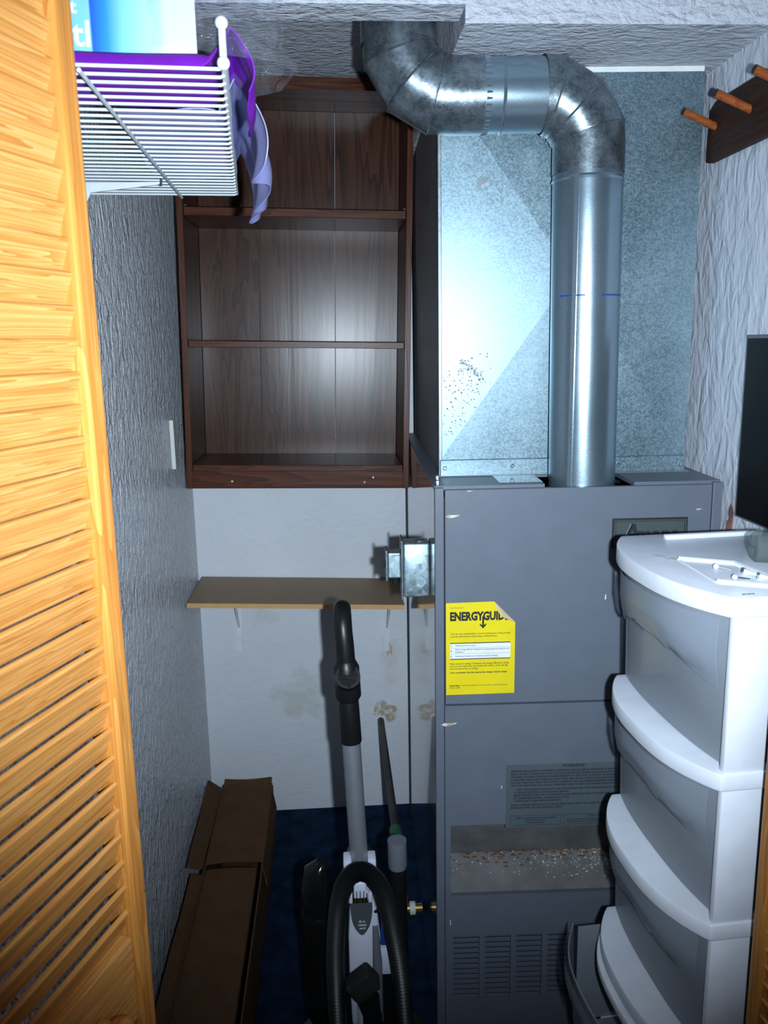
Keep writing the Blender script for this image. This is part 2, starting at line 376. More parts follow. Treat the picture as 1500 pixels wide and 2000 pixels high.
# ---------------------------------------------------------------- louvered doors
def louver_door(name, label, loc, rotz, tiltx, sgn, knob=True):
    """local: x runs along the door towards the far stile (x=0 there), y points out of the visible face, z up"""
    t = thing(name, label, None, loc, (tiltx, 0, rotz)); t['kind'] = 'structure'
    Wd, SW, T = 0.40, 0.0215, 0.028
    yo = lambda a, b: (min(a * sgn, b * sgn), max(a * sgn, b * sgn))
    y0, y1 = yo(-T, 0)
    for x0, x1 in ((-SW, 0), (-Wd, -Wd + SW)):
        obj('stile', bx(x0, x1, y0, y1, 0.02, 2.04, 0.003), M['pine_v'], t)
    ya, yb = yo(-T + 0.003, -0.004)
    for z0, z1 in ((0.02, 0.16), (0.992, 1.072), (1.97, 2.04)):
        obj('rail', bx(-Wd + SW, -SW, ya, yb, z0, z1, 0.002), M['pine_h'], t)
    # one slat mesh: front (visible side) edge high
    L = Wd - 2 * SW + 0.004
    ang = R_(20); w, th = 0.0275, 0.0052
    pr = []
    for a, b in ((-w / 2, -th / 2), (w / 2, -th / 2), (w / 2, th / 2), (-w / 2, th / 2)):
        yy = a * math.sin(ang) - b * math.cos(ang); zz = a * math.cos(ang) + b * math.sin(ang)
        pr.append((yy * sgn, zz))
    base = prism(pr, -L / 2, L / 2, 'X', 0.0016)
    first = None
    tops = [1.608 + 0.0255 * k for k in range(-20, 15)] + [0.988 - 0.0255 * k for k in range(0, 31)]
    for z in tops:
        p = (-Wd / 2, -0.0125 * sgn, z - 0.0135)
        if first is None: first = obj('slat', base, M['pine_h'], t, p)
        else: share(first, t, p)
    if knob:
        kb = bmesh.new(); k = 0
        tube([(-0.085, 0.000 * sgn, 1.030), (-0.085, 0.010 * sgn, 1.030), (-0.085, 0.014 * sgn, 1.030), (-0.085, 0.024 * sgn, 1.030), (-0.085, 0.029 * sgn, 1.030)],
             [0.009, 0.008, 0.013, 0.015, 0.009], 18, bm=kb)
        tag(obj('knob', kb, M['pine_v'], t, smooth=True), 'small round wooden knob')
    return t
# far edge of the left door near (-0.186, 0.70); it runs back towards the room at about 19 degrees from the depth axis
dirx = Vector((math.sin(R_(19)), math.cos(R_(19))))
louver_door('door_1', 'orange pine louvered bifold door panel folded open on the left', (-0.186, 0.700, 0), math.atan2(dirx.y, dirx.x), 0, -1)
dr2 = Vector((-math.sin(R_(7)), math.cos(R_(7))))
louver_door('door_2', 'orange pine door panel at lower right, seen almost edge on', (0.541, 0.945, 0), math.atan2(dr2.y, dr2.x), 0, 1, knob=False)

# ---------------------------------------------------------------- furnace
F0 = Vector((0.1919, 1.56, 0)); FROT = (0, 0, -R_(2))
FW, FD, FH = 0.560, 0.98, 1.325
fu = thing('furnace', 'grey upright gas furnace with yellow energy label on its front', 'furnace', F0, FROT)
obj('side_panel', bx(0, 0.012, 0.012, FD, 0.03, FH - 0.004, 0.002), M['furn_side'], fu)
obj('side_panel', bx(FW - 0.012, FW, 0.012, FD, 0.03, FH - 0.004, 0.002), M['furn_side'], fu)
obj('back_panel', bx(0.012, FW - 0.012, FD - 0.01, FD, 0.03, FH - 0.004), M['furn'], fu)
obj('back_flange', bx(-0.002, 0.002, FD, FD + 0.012, 0.03, FH), M['furn_dark'], fu)
obj('corner_post', bx(0, 0.0175, 0, 0.02, 0.03, FH, 0.0015), M['furn'], fu)
obj('corner_post', bx(FW - 0.0185, FW, 0, 0.02, 0.03, FH, 0.0015), M['furn'], fu)
obj('base_plinth', bx(0.004, FW - 0.004, 0.02, FD - 0.01, 0, 0.03), M['furn_dark'], fu)
# top deck with a round cut-out edge left open for the flue at the front
obj('top_panel', bx(0.0, FW, 0.145, FD, FH - 0.006, FH + 0.002), M['furn'], fu)
obj('top_panel', bx(0.0, 0.215, 0.012, 0.145, FH - 0.006, FH + 0.002), M['furn'], fu)
obj('top_panel', bx(0.39, FW, 0.012, 0.145, FH - 0.006, FH + 0.002), M['furn'], fu)
tag(obj('top_panel', bx(0.13, 0.215, 0.030, 0.120, FH + 0.002, FH + 0.0035), M['furn_side'], fu), 'small lighter cover plate')
obj('seam_backing', bx(0.014, FW - 0.014, 0.0125, 0.016, 0.640, FH - 0.02), M['furn_dark'], fu)
obj('seam_backing', bx(0.014, FW - 0.014, 0.0105, 0.0118, 0.10, 0.40), M['furn'], fu)
obj('upper_panel', bx(0.0195, FW - 0.0205, 0, 0.012, 0.880, FH - 0.004, 0.0015), M['furn'], fu)
# lower access panel built round its open slot: u 0.030..0.54, z 0.442..0.608
U0, U1 = 0.0185, FW - 0.0205
lp = bmesh.new()
bx(U0, U1, 0, 0.012, 0.608, 0.8765, bm=lp); bx(U0, U1, 0, 0.012, 0.345, 0.442, bm=lp)
bx(U0, 0.030, 0, 0.012, 0.442, 0.608, bm=lp); bx(0.530, U1, 0, 0.012, 0.442, 0.608, bm=lp)
bx(U0, U1, 0, 0.012, 0.05, 0.185, bm=lp)
# louvre field: bars left standing between slit columns
cols = [(0.035, 0.092), (0.104, 0.160), (0.172, 0.228), (0.240, 0.296), (0.308, 0.364), (0.376, 0.432), (0.444, 0.500)]
xs = [U0] + [q for c in cols for q in c] + [U1]
for i in range(0, len(xs), 2): bx(xs[i], xs[i + 1], 0, 0.012, 0.185, 0.345, bm=lp)
obj('lower_panel', lp, M['furn'], fu)
sl = None
for c0, c1 in cols:
    for k in range(12):
        z = 0.192 + k * 0.0128
        if sl is None:
            w_ = c1 - c0
            sl = obj('louver_slat', prism([(0.009, 0.0), (0.0098, 0.0), (0.0022, 0.0112), (0.0006, 0.0112), (0.0006, 0.0100), (0.0014, 0.0100)], -w_ / 2, w_ / 2, 'X'), M['furn'], fu, ((c0 + c1) / 2, -0.002, z))
        else: share(sl, fu, ((c0 + c1) / 2, -0.002, z))
# slot recess: sloping back plate, floor tray with rust
rec = grid(lambda a, b: (0.030 + a * 0.50, 0.075 - 0.055 * b, 0.494 + 0.112 * b), 1, 1)
obj('recess_plate', rec, M['furn_in'], fu)
tr_ = obj('recess_tray', grid(lambda a, b: (0.030 + a * 0.50, 0.004 + 0.072 * b, 0.447 + 0.047 * b), 1, 1), M['furn_in'], fu)
obj('recess_end', prism([(0.004, 0.442), (0.08, 0.494), (0.02, 0.608), (0.004, 0.608)], 0.0285, 0.030, 'X'), M['furn_in'], fu)
db = bmesh.new()
rr = random.Random(3)
for k in range(300):
    b = rr.random(); a = min(0.97, max(0.02, rr.gauss(0.58, 0.16))) if k < 240 else rr.random()
    b = min(0.98, max(0.1, rr.gauss(0.72, 0.2)))
    s_ = rr.uniform(0.0005, 0.0018)
    p = Vector((0.030 + a * 0.50, 0.004 + 0.072 * b, 0.447 + 0.047 * b + s_ * 0.6))
    bmesh.ops.create_icosphere(db, subdivisions=1, radius=s_, matrix=Matrix.Translation(p) @ Matrix.Diagonal((rr.uniform(0.7, 1.8), 1, rr.uniform(0.4, 1), 1)))
tag(obj('plaster_crumbs', db, M['debris'], fu), 'pale plaster crumbs scattered in the slot', kind='stuff')
ru = bmesh.new()
for k in range(170):
    a = rr.random(); b = min(1.0, max(0.55, rr.gauss(0.93, 0.12)))
    p = Vector((0.031 + a * 0.495, 0.004 + 0.071 * b, 0.447 + 0.047 * b + 0.001))
    bmesh.ops.create_icosphere(ru, subdivisions=1, radius=rr.uniform(0.001, 0.0035), matrix=Matrix.Translation(p) @ Matrix.Diagonal((1.8, 1, 0.4, 1)))
tag(obj('rust_flakes', ru, M['rust'], fu), 'brown rust flakes along the slot', kind='stuff')
# small paint chips
for u_, z_, w_, h_ in ((0.337, 1.094, 0.0025, 0.011), (0.028, 0.372, 0.002, 0.014), (0.135, 0.69, 0.002, 0.007), (0.145, 0.68, 0.0015, 0.003)):
    obj('paint_chip', prism([(u_, z_), (u_ + w_, z_ + 0.001), (u_ + w_ * 0.8, z_ + h_), (u_ + w_ * 0.3, z_ + h_ * 0.9)], -0.0006, 0, 'Y'), M['print_white'], fu)
for u_, z_, s_ in ((0.020, 1.268, 0.030), (0.010, 0.835, 0.034), (0.508, 1.272, 0.014), (0.062, 1.318, 0.012)):
    pts = [(u_ + s_ * x, z_ + s_ * 0.25 * y) for x, y in ((0, 0.1), (0.3, -0.3), (0.8, 0.1), (1, 0.6), (0.6, 0.5), (0.2, 0.55))]
    tag(obj('tape_residue', prism(pts, -0.0005, 0, 'Y'), M['sealant'], fu), 'tan patch of old tape residue')
# badge
bd = obj('badge', bx(0.346, 0.494, -0.003, 0, 1.199, 1.258, 0.001), M['ink'], fu)
obj('badge_plate', bx(0.3495, 0.4905, -0.0042, -0.003, 1.2025, 1.2545), M['badge'], bd)
fr_ = bmesh.new()
for q in ((0.352, 0.488, 1.2045, 1.2055), (0.352, 0.488, 1.2515, 1.2525), (0.352, 0.353, 1.2045, 1.2525), (0.487, 0.488, 1.2045, 1.2525)):
    bx(q[0], q[1], -0.0047, -0.0042, q[2], q[3], bm=fr_)
obj('badge_border', fr_, M['ink'], bd)
text('badge_lettering', 'mana', 0.040, M['ink'], bd, (0.392, -0.0047, 1.2135), bold=0.0012, width=0.086, shear=0.1)
text('badge_lettering', 'A', 0.050, M['ink'], bd, (0.362, -0.0047, 1.2120), bold=0.0016, width=0.036, shear=0.25)
tag(obj('badge_stroke', prism([(0.366, 1.2130), (0.372, 1.2130), (0.3860, 1.2480), (0.3815, 1.2480)], -0.0062, -0.0048, 'Y', 0.0006), M['chrome'], bd), 'bright chrome stroke of the letter A')

# yellow energy label with its folded corner
Lx0, Lx1, Lz0, Lz1 = 0.0210, 0.1590, 0.901, 1.0965
fx, fz = 0.1165, 1.0520            # fold runs from (fx, top) to (right, fz)
lab = obj('energy_label', prism([(Lx0, Lz0), (Lx1, Lz0 + 0.001), (Lx1, fz), (fx, Lz1 - 0.0005), (Lx0, Lz1 - 0.002)], -0.0012, -0.0004, 'Y'), M['yellow'], fu)
tag(lab, 'yellow paper energy label with a curled corner')
# curled flap (reflection of the missing corner, lifted)
A = Vector((fx, 0, Lz1)); B = Vector((Lx1, 0, fz)); e = (B - A).normalized(); Cn = Vector((Lx1, 0, Lz1))
foot = A + e * (Cn - A).dot(e); refl = foot * 2 - Cn
def flapf(a, b):
    base_ = A.lerp(B, a); k = 1 - abs(2 * a - 1) if False else 1
    tip = foot.lerp(refl, 0.62)
    p = base_.lerp(tip, b * 0.55 * math.sin(math.pi * max(0.02, min(0.98, a))) ** 0.6)
    return (p.x, -0.002 - 0.006 * math.sin(math.pi * b * 0.55) * math.sin(math.pi * a), p.z)
obj('curled_corner', grid(flapf, 12, 6, 0.0003), M['paper'], lab, smooth=True)
hb = text_bm('ENERGYGUIDE', 0.024, bold=0.0012, width=0.118, extr=0.0001)
bmesh.ops.transform(hb, matrix=Matrix.Translation((0.0290, -0.0014, 1.0585)) @ Matrix.Diagonal((1, 1, 1.0, 1)), verts=hb.verts)
nrm = Vector((-(B - A).z, 0, (B - A).x)).normalized()
if nrm.x < 0: nrm = -nrm
bmesh.ops.bisect_plane(hb, geom=hb.verts[:] + hb.edges[:] + hb.faces[:], plane_co=A - nrm * 0.001, plane_no=nrm, clear_outer=True)
obj('headline', hb, M['ink'], lab)
ar = bmesh.new()
bx(0.0930, 0.0967, -0.0016, -0.0012, 1.046, 1.066, bm=ar)
prism([(0.0948, 1.0405), (0.1013, 1.0480), (0.1013, 1.0515), (0.0948, 1.0455), (0.0883, 1.0515), (0.0883, 1.0480)], -0.0016, -0.0012, 'Y', bm=ar)
obj('headline_arrow', ar, M['ink'], lab)
obj('white_box', bx(0.0290, 0.1500, -0.0015, -0.0012, 0.978, 1.0100), M['print_white'], lab)
for z in (1.0100, 0.9765): obj('rule_line', bx(0.0290, 0.1500, -0.0017, -0.0012, z, z + 0.0017), M['ink'], lab)
for z in (1.0005, 0.9885): obj('rule_line', bx(0.0290, 0.1500, -0.0017, -0.0012, z, z + 0.0004), M['vac_mid'], lab)
for s_, sz, xx, zz, ww, bo in (
    ('(Gas Furnaces)', 0.0042, 0.029, 1.0835, 0.026, 0),
    ('You can save substantially on home heating and cooling energy', 0.0047, 0.0295, 1.0290, 0.120, 0.00006),
    ('costs by following the simple steps outlined below.', 0.0047, 0.0295, 1.0235, 0.094, 0.00006),
    ('1', 0.006, 0.0300, 1.0035, None, 0.0001), ('2', 0.006, 0.0300, 0.9925, None, 0.0001), ('3', 0.006, 0.0300, 0.9810, None, 0.0001),
    ('Weatherproof your house.', 0.0042, 0.0390, 1.0045, 0.041, 0.00004),
    ('Select energy efficient heating and cooling equipment selection and', 0.0042, 0.0390, 0.9962, 0.109, 0.00004),
    ('installation.', 0.0042, 0.0390, 0.9910, 0.018, 0.00004),
    ('Operate and maintain your system to conserve energy.', 0.0042, 0.0390, 0.9822, 0.086, 0.00004),
    ('Help conserve energy. Compare the energy efficiency rating', 0.0048, 0.0285, 0.9660, 0.118, 0.00006),
    ('and cost information for this model with others. Check the fig-', 0.0048, 0.0285, 0.9608, 0.117, 0.00006),
    ('ures and spend less on energy.', 0.0048, 0.0285, 0.9556, 0.057, 0.00006),
    ('Your contractor has the energy fact sheets. Ask for them.', 0.0050, 0.0285, 0.9470, 0.116, 0.00016),
    ('Important', 0.0046, 0.0280, 0.9195, 0.021, 0.00016),
    ('Removal of this label before consumer purchase is a violation of Federal law', 0.0034, 0.0520, 0.9198, 0.093, 0.00004),
    ('(42 U.S.C. 6302)', 0.0038, 0.0280, 0.9150, 0.021, 0.00008)):
    obj('printed_line', text_bm(s_, sz, bold=bo, width=ww, extr=0.00005), M['ink'], lab, (xx, -0.00155, zz))
# grey warning label
wl = obj('warning_label', bx(0.145, 0.430, -0.0008, 0, 0.600, 0.742), M['warn'], fu)
tag(wl, 'greenish grey label with rows of dark warning text')
text('warning_heading', 'WARNING', 0.0095, M['ink_soft'], wl, (0.262, -0.001, 0.7350), bold=0.0004, extr=0.0001)
WL = ['IMPROPER INSTALLATION, ADJUSTMENT, ALTERATION, SERVICE, REPAIR, OPERATION OR MAINTENANCE CAN CAUSE',
      'INJURY, PROPERTY DAMAGE OR DEATH. THIS FURNACE MUST BE INSTALLED IN ACCORDANCE WITH THE INSTRUCTIONS',
      'PROVIDED, NATIONAL CODES AND THE REQUIREMENTS OF THE LOCAL AUTHORITY HAVING JURISDICTION OVER GAS.',
      'A QUALIFIED INSTALLER OR SERVICE AGENCY MUST PERFORM ALL INSTALLATION AND SERVICE OF THIS FURNACE.',
      'FOR SAFE OPERATION, CHECK VENT SYSTEM, COMBUSTION AIR AND CLEARANCES BEFORE LIGHTING THE PILOT BURNER.',
      'FOR YOUR SAFETY, READ AND FOLLOW THESE STEPS WHEN THE UNIT IS LIT OR SHUT DOWN FOR ANY LENGTH OF TIME.',
      None,
      '1. TURN THE MANUAL GAS VALVE TO THE OFF POSITION AND WAIT FIVE MINUTES FOR GAS TO CLEAR THE UNIT.',
      '2. TURN OFF ELECTRICAL POWER BEFORE SERVICE.',
      'NEVER OBSTRUCT THE FLOW OF COMBUSTION AND VENTILATION AIR TO THE UNIT. KEEP THE AREA CLEAR AND FREE',
      'OF COMBUSTIBLE MATERIAL, GASOLINE AND VAPORS.', '3. REPLACE ALL PANELS BEFORE OPERATION.', None,
      'SHOULD OVERHEATING OCCUR OR THE GAS SUPPLY FAIL TO SHUT OFF, CLOSE THE MANUAL GAS VALVE TO THE UNIT.',
      'BEFORE SHUTTING OFF THE ELECTRICAL SUPPLY.']
z = 0.7260
for s_ in WL:
    if s_:
        full = len(s_) > 80
        obj('printed_line', text_bm(s_, 0.0055, bold=0.00034, width=0.266 if full else 0.0026 * len(s_), extr=0.00005), M['ink_soft'], wl, (0.155 + (0.006 if s_[0] in '123NO' else 0), -0.001, z))
    z -= 0.0065 if s_ else 0.0025
for u0, u1 in ((0.155, 0.262), (0.268, 0.424)):
    b_ = bmesh.new()
    for q in ((u0, u1, 0.604, 0.6048), (u0, u1, 0.6262, 0.627), (u0, u0 + 0.0008, 0.604, 0.627), (u1 - 0.0008, u1, 0.604, 0.627)): bx(q[0], q[1], -0.0012, -0.0008, q[2], q[3], bm=b_)
    obj('text_frame', b_, M['ink_soft'], wl)
for s_, xx, zz, ww, sz in (('REFER TO INSTRUCTIONS FURNISHED', 0.166, 0.6190, 0.084, 0.0050), ('WITH THIS UNIT', 0.184, 0.6135, 0.046, 0.0050), ('FOR DETAILS', 0.190, 0.6080, 0.036, 0.0050),
                           ('FOR YOUR SAFETY', 0.320, 0.6200, 0.062, 0.0062), ('DO NOT STORE OR USE GASOLINE OR OTHER FLAMMABLE VAPORS', 0.273, 0.6135, 0.146, 0.0050), ('AND LIQUIDS IN THE VICINITY OF THIS OR ANY OTHER UNIT', 0.273, 0.6080, 0.146, 0.0050)):
    obj('printed_line', text_bm(s_, sz, bold=0.0002, width=ww, extr=0.00005), M['ink_soft'], wl, (xx, -0.001, zz))

# ---------------------------------------------------------------- plenum
PV = 0.152; PU0, PU1, PZ0, PZ1 = 0.024, 0.541, FH + 0.002, 2.103
pl = thing('plenum_duct', 'tall galvanised sheet metal plenum box standing on the furnace', 'duct', F0, FROT)
ctr = (0.288, PV - 0.0100, 1.728)
bmp = bmesh.new()
cs = [(PU0, PV, PZ0 + 0.03), (PU1, PV, PZ0 + 0.03), (PU1, PV, PZ1), (PU0, PV, PZ1)]
vv = [bmp.verts.new(q) for q in cs]; vc = bmp.verts.new(ctr)
for i in range(4): bmp.faces.new((vv[i], vv[(i + 1) % 4], vc))
obj('front_panel', bmp, M['galv'], pl)
bms = bmesh.new()
PD = 0.80
cs = [(PU0, PV, PZ0), (PU0, PV + PD, PZ0), (PU0, PV + PD, PZ1), (PU0, PV, PZ1)]
vv = [bms.verts.new(q) for q in cs]; vc = bms.verts.new((PU0 - 0.008, PV + PD / 2, 1.71))
for i in range(4): bms.faces.new((vv[i], vv[(i + 1) % 4], vc))
obj('side_panel', bms, M['galv_side'], pl)
obj('side_panel', bx(PU1 - 0.002, PU1, PV, PV + PD, PZ0, PZ1), M['galv_side'], pl)
obj('back_panel', bx(PU0, PU1, PV + PD - 0.002, PV + PD, PZ0, PZ1), M['galv_side'], pl)
obj('top_panel', bx(PU0, PU1, PV, PV + PD, PZ1 - 0.002, PZ1), M['galv_side'], pl)
obj('corner_seam', bx(PU0 - 0.002, PU0 + 0.005, PV - 0.003, PV + 0.012, PZ0, PZ1, 0.001), M['galv_side'], pl)
obj('base_flange', bx(PU0, PU1, PV - 0.006, PV + 0.002, PZ0, PZ0 + 0.032, 0.002), M['galv'], pl)
obj('base_flange', bx(PU0 - 0.01, PU1, PV - 0.030, PV - 0.002, PZ0, PZ0 + 0.002), M['furn_side'], pl)
tag(obj('caulk_strip', bx(0.30, PU1, PV + 0.006, PV + 0.03, PZ1, 2.1145), M['caulk'], pl), 'white caulk strip along the top')
scr = None
for u_, y_, z_ in ((0.034, PV - 0.008, PZ0 + 0.015), (0.175, PV - 0.008, PZ0 + 0.017), (0.40, PV - 0.008, PZ0 + 0.017), (0.53, PV - 0.008, PZ0 + 0.013), (0.01, 0.05, PZ0 + 0.002), (0.015, 0.11, PZ0 + 0.002)):
    if scr is None:
        scr = obj('screw_head', tube([(0, 0.003, 0), (0, 0, 0), (0, -0.0015, 0)], [0.0042, 0.0042, 0.0025], 10), M['steel'], pl, (u_, y_, z_))
    else: share(scr, pl, (u_, y_, z_))
# stamped ink marks on the bright lower left facet
rr = random.Random(5)
ib = bmesh.new()
for k in range(230):
    t_ = rr.random(); u_ = 0.030 + 0.075 * t_ + rr.gauss(0, 0.012); zz = 1.40 + 0.13 * rr.random() + 0.06 * t_
    if u_ < 0.030 or u_ > 0.13: continue
    if zz < 1.36 + (u_ - 0.03) * 1.55: continue
    yy = PV - 0.0100 * (u_ - PU0) / (0.288 - PU0) - 0.0006
    s_ = rr.uniform(0.001, 0.0034)
    bx(u_, u_ + s_, yy, yy + 0.0004, zz, zz + s_ * rr.uniform(0.4, 1.2), bm=ib)
tag(obj('ink_specks', ib, M['vac_grey'], pl), 'smudged ink specks', kind='stuff')
sm = bmesh.new()
for k in range(60):        # smudged, unreadable diagonal stamp
    t_ = rr.random(); u_ = 0.066 + 0.050 * t_ + rr.gauss(0, 0.002); zz = 1.560 - 0.040 * t_ + rr.gauss(0, 0.004)
    yy = PV - 0.0100 * (u_ - PU0) / (0.288 - PU0) - 0.0008
    bx(u_, u_ + rr.uniform(0.001, 0.004), yy, yy + 0.0004, zz, zz + rr.uniform(0.001, 0.005), bm=sm)
tag(obj('ink_smudge', sm, M['vac_mid'], pl), 'smudged diagonal ink stamp', kind='stuff')
tag(obj('scuff_mark', prism([(0.093, 1.893), (0.118, 1.905), (0.126, 1.917), (0.104, 1.909)], PV - 0.0055, PV - 0.005, 'Y'), M['steel'], pl), 'bright scuff in the zinc')

# ---------------------------------------------------------------- flue pipe
fp = thing('flue_pipe', 'round galvanised flue pipe rising from the furnace and bending left into the ceiling', 'pipe', F0, FROT)
PY, PR = 0.078, 0.0655
pu = 0.2985
def ring(bm_, c, ax, bi, rad, seg=48):
    return [bm_.verts.new(Vector(c) + Vector(ax) * math.cos(2 * math.pi * k / seg) * rad[0] + Vector(bi) * math.sin(2 * math.pi * k / seg) * rad[1]) for k in range(seg)]
def bridge(bm_, A, B):
    n = len(A)
    for k in range(n): bm_.faces.new((A[k], A[(k + 1) % n], B[(k + 1) % n], B[k]))
def straight(name, p, q, rad, mat, label=None):
    o = obj(name, tube([p, q], rad, 48, caps=False), mat, fp, smooth=True)
    if label: o['label'] = label
    return o
vp = straight('vertical_pipe', (pu + 0.006, PY, 1.26), (pu, PY, 1.905), PR, M['galv_pipe'])
obj('pipe_seam', bx(-0.004, 0.004, -0.0015, 0.0015, 1.31, 1.895), M['galv_pipe'], vp, (pu - 0.034, PY - PR + 0.009, 0), (0, 0, R_(-30)))
obj('pipe_bead', tube([(pu, PY, 1.888), (pu, PY, 1.892), (pu, PY, 1.896)], [PR + 0.0003, PR + 0.002, PR + 0.0003], 48, caps=False), M['galv_pipe'], vp, smooth=True)
# blue marker line
bmk = bmesh.new()
for k in range(14):
    if k in (5, 6, 7): continue
    a0 = R_(-150 + k * 9); a1 = R_(-150 + (k + 1) * 9)
    c = (pu + 0.0025, PY)
    q = [(c[0] + (PR + 0.0006) * math.cos(a), c[1] + (PR + 0.0006) * math.sin(a)) for a in (a0, a1)]
    vs = [bmk.verts.new((*q[0], 1.680)), bmk.verts.new((*q[1], 1.680)), bmk.verts.new((*q[1], 1.683)), bmk.verts.new((*q[0], 1.683))]
    bmk.faces.new(vs)
tag(obj('marker_line', bmk, M['vac_blue'], vp), 'thin blue marker line')
def elbow(name, cx, cz, Rb, a0, a1, n, skirts, label):
    """arc in the u-z plane about (cx,cz); n gores; skirts = extra straight lengths at the ends"""
    el = None
    cuts = [a0 + (a1 - a0) * i / n for i in range(n + 1)]
    angs = [a0] + [a0 + (a1 - a0) * (i + 0.5) / n for i in range(n)] + [a1]
    half = abs(a1 - a0) / n / 2
    sg = 1 if a1 > a0 else -1
    first = None
    for i in range(n + 1):
        A_, B_ = angs[i], angs[i + 1]
        b = bmesh.new(); rad = PR + 0.0012 + 0.0010 * (i % 2)
        def mk(an, k):
            dr_ = Vector((math.cos(an), 0, math.sin(an)))
            return ring(b, Vector((cx, PY, cz)) + dr_ * Rb, dr_, (0, 1, 0), (rad * k, rad))
        kA = 1 if i == 0 else 1 / math.cos(half); kB = 1 if i == n else 1 / math.cos(half)
        r0 = mk(A_, kA); r1 = mk(B_, kB)
        bridge(b, r0, r1)
        if i == 0 and skirts[0]:
            tv = Vector((-math.sin(A_), 0, math.cos(A_))) * -sg
            bridge(b, [b.verts.new(q.co + tv * skirts[0]) for q in r0], r0)
        if i == n and skirts[1]:
            tv = Vector((-math.sin(B_), 0, math.cos(B_))) * sg
            bridge(b, r1, [b.verts.new(q.co + tv * skirts[1]) for q in r1])
        g = obj('elbow_gore', b, M['galv_elbow'], fp, smooth=True)
        # raised bead along each mitre
        if i < n:
            dr_ = Vector((math.cos(B_), 0, math.sin(B_))); c_ = Vector((cx, PY, cz)) + dr_ * Rb
            pts = [c_ + dr_ * math.cos(2 * math.pi * k / 40) * (rad / math.cos(half)) + Vector((0, 1, 0)) * math.sin(2 * math.pi * k / 40) * rad for k in range(41)]
            obj('gore_bead', tube(pts, 0.0022, 6, caps=False), M['galv_elbow'], g, smooth=True)
elbow('elbow', 0.2085, 1.953, 0.090, 0.0, math.pi / 2, 3, (0.050, 0.0), '')
straight('horizontal_pipe', (0.212, PY, 2.043), (0.085, PY, 2.043), PR - 0.001, M['galv_pipe'])
cb = bmesh.new()
for k in range(40):      # crimped end of the joint
    a = 2 * math.pi * k / 40
    tube([(0.098, PY + math.cos(a) * (PR - 0.0006), 2.043 + math.sin(a) * (PR - 0.0006)), (0.108, PY + math.cos(a) * (PR - 0.0012), 2.043 + math.sin(a) * (PR - 0.0012))], [0.0024, 0.0016], 6, bm=cb)
obj('crimped_end', cb, M['galv_pipe'], fp, smooth=True)
tag(obj('pipe_bead', tube([(x, PY, 2.043) for x in (0.128, 0.131, 0.134)], [PR - 0.0008, PR + 0.001, PR - 0.0008], 48, caps=False), M['galv_pipe'], fp, smooth=True))
elbow('elbow', 0.036, 2.133, 0.090, -math.pi / 2, -math.pi, 3, (0.060, 0.0), '')
straight('ceiling_collar', (-0.054, PY, 2.128), (-0.054, PY, ZR - 0.001), PR + 0.0045, M['galv_elbow'], 'dark upper pipe section entering the ceiling')

# ---------------------------------------------------------------- electrical boxes on the furnace side
jb = thing('junction_box', 'galvanised electrical junction box fixed to the left side of the furnace', 'box', F0, FROT)
obj('box_body', bx(-0.057, -0.0005, 0.120, 0.172, 1.070, 1.188, 0.005, 3), M['galv_box'], jb, smooth=True)
for z in (1.135, 1.104): tag(obj('knockout', tube([(-0.020, 0.1195, z), (-0.020, 0.1188, z)], 0.0105, 20), M['galv_box'], jb))
obj('knockout_tab', tube([(-0.020, 0.145, 1.1875), (-0.020, 0.145, 1.1895)], 0.011, 18), M['galv_side'], jb)
obj('cover_plate', bx(-0.061, -0.057, 0.116, 0.178, 1.066, 1.194, 0.001), M['galv_side'], jb)
sw = thing('switch_box', 'small shiny metal switch box sticking out left of the junction box', 'box', F0, FROT)
obj('box_body', bx(-0.089, -0.0612, 0.128, 0.168, 1.111, 1.166, 0.003), M['galv_box'], sw)
obj('cover_plate', bx(-0.0935, -0.0892, 0.124, 0.172, 1.106, 1.172, 0.001), M['galv_side'], sw)
obj('toggle', bx(-0.100, -0.0935, 0.143, 0.152, 1.130, 1.146, 0.001), M['black'], sw)
obj('cable_clamp', tube([(-0.072, 0.150, 1.111), (-0.072, 0.150, 1.096)], 0.010, 14), M['black'], sw)

# ---------------------------------------------------------------- bookcase
bc = thing('bookcase', 'dark walnut bookcase with empty shelves mounted high on the back wall', 'bookcase', (-0.103, 2.370, 1.193), (0, R_(1.5), 0))
BW, BD, BH, BT = 0.636, 0.275, 1.098, 0.017
h = BW / 2
for s_ in (-1, 1):
    obj('side_panel', bx(s_ * h - (BT if s_ > 0 else 0), s_ * h + (BT if s_ < 0 else 0), 0, BD, 0, BH, 0.001), M['case_v'], bc)
obj('top_board', bx(-h + BT, h - BT, 0.001, BD, BH - 0.018, BH, 0.001), M['case_h'], bc)
obj('top_rail', bx(-h + BT, h - BT, 0.004, 0.018, BH - 0.030, BH - 0.018), M['case_h'], bc)
for zt, dz in ((0.768, 0.022), (0.416, 0.018), (0.068, 0.018)):
    obj('shelf', bx(-h + BT + 0.001, h - BT - 0.001, 0.002, BD - 0.012, zt - dz, zt, 0.0015), M['case_h'], bc)
obj('kick_board', bx(-h + BT, h - BT, 0.004, 0.018, 0.0, 0.050), M['case_h'], bc)
seams = [-h + BT, -0.123, 0.108, h - BT]
for i in range(3):
    obj('back_plank', bx(seams[i] + 0.0008, seams[i + 1] - 0.0008, BD - 0.010, BD - 0.002, 0.05, BH - 0.018, 0.0006), M['case'], bc)
for x_ in (-h + BT + 0.004, h - BT - 0.004):
    obj('shelf_pin', tube([(x_ - 0.003, 0.02, 0.775), (x_ + 0.003, 0.02, 0.775)], 0.003, 8), M['steel'], bc)
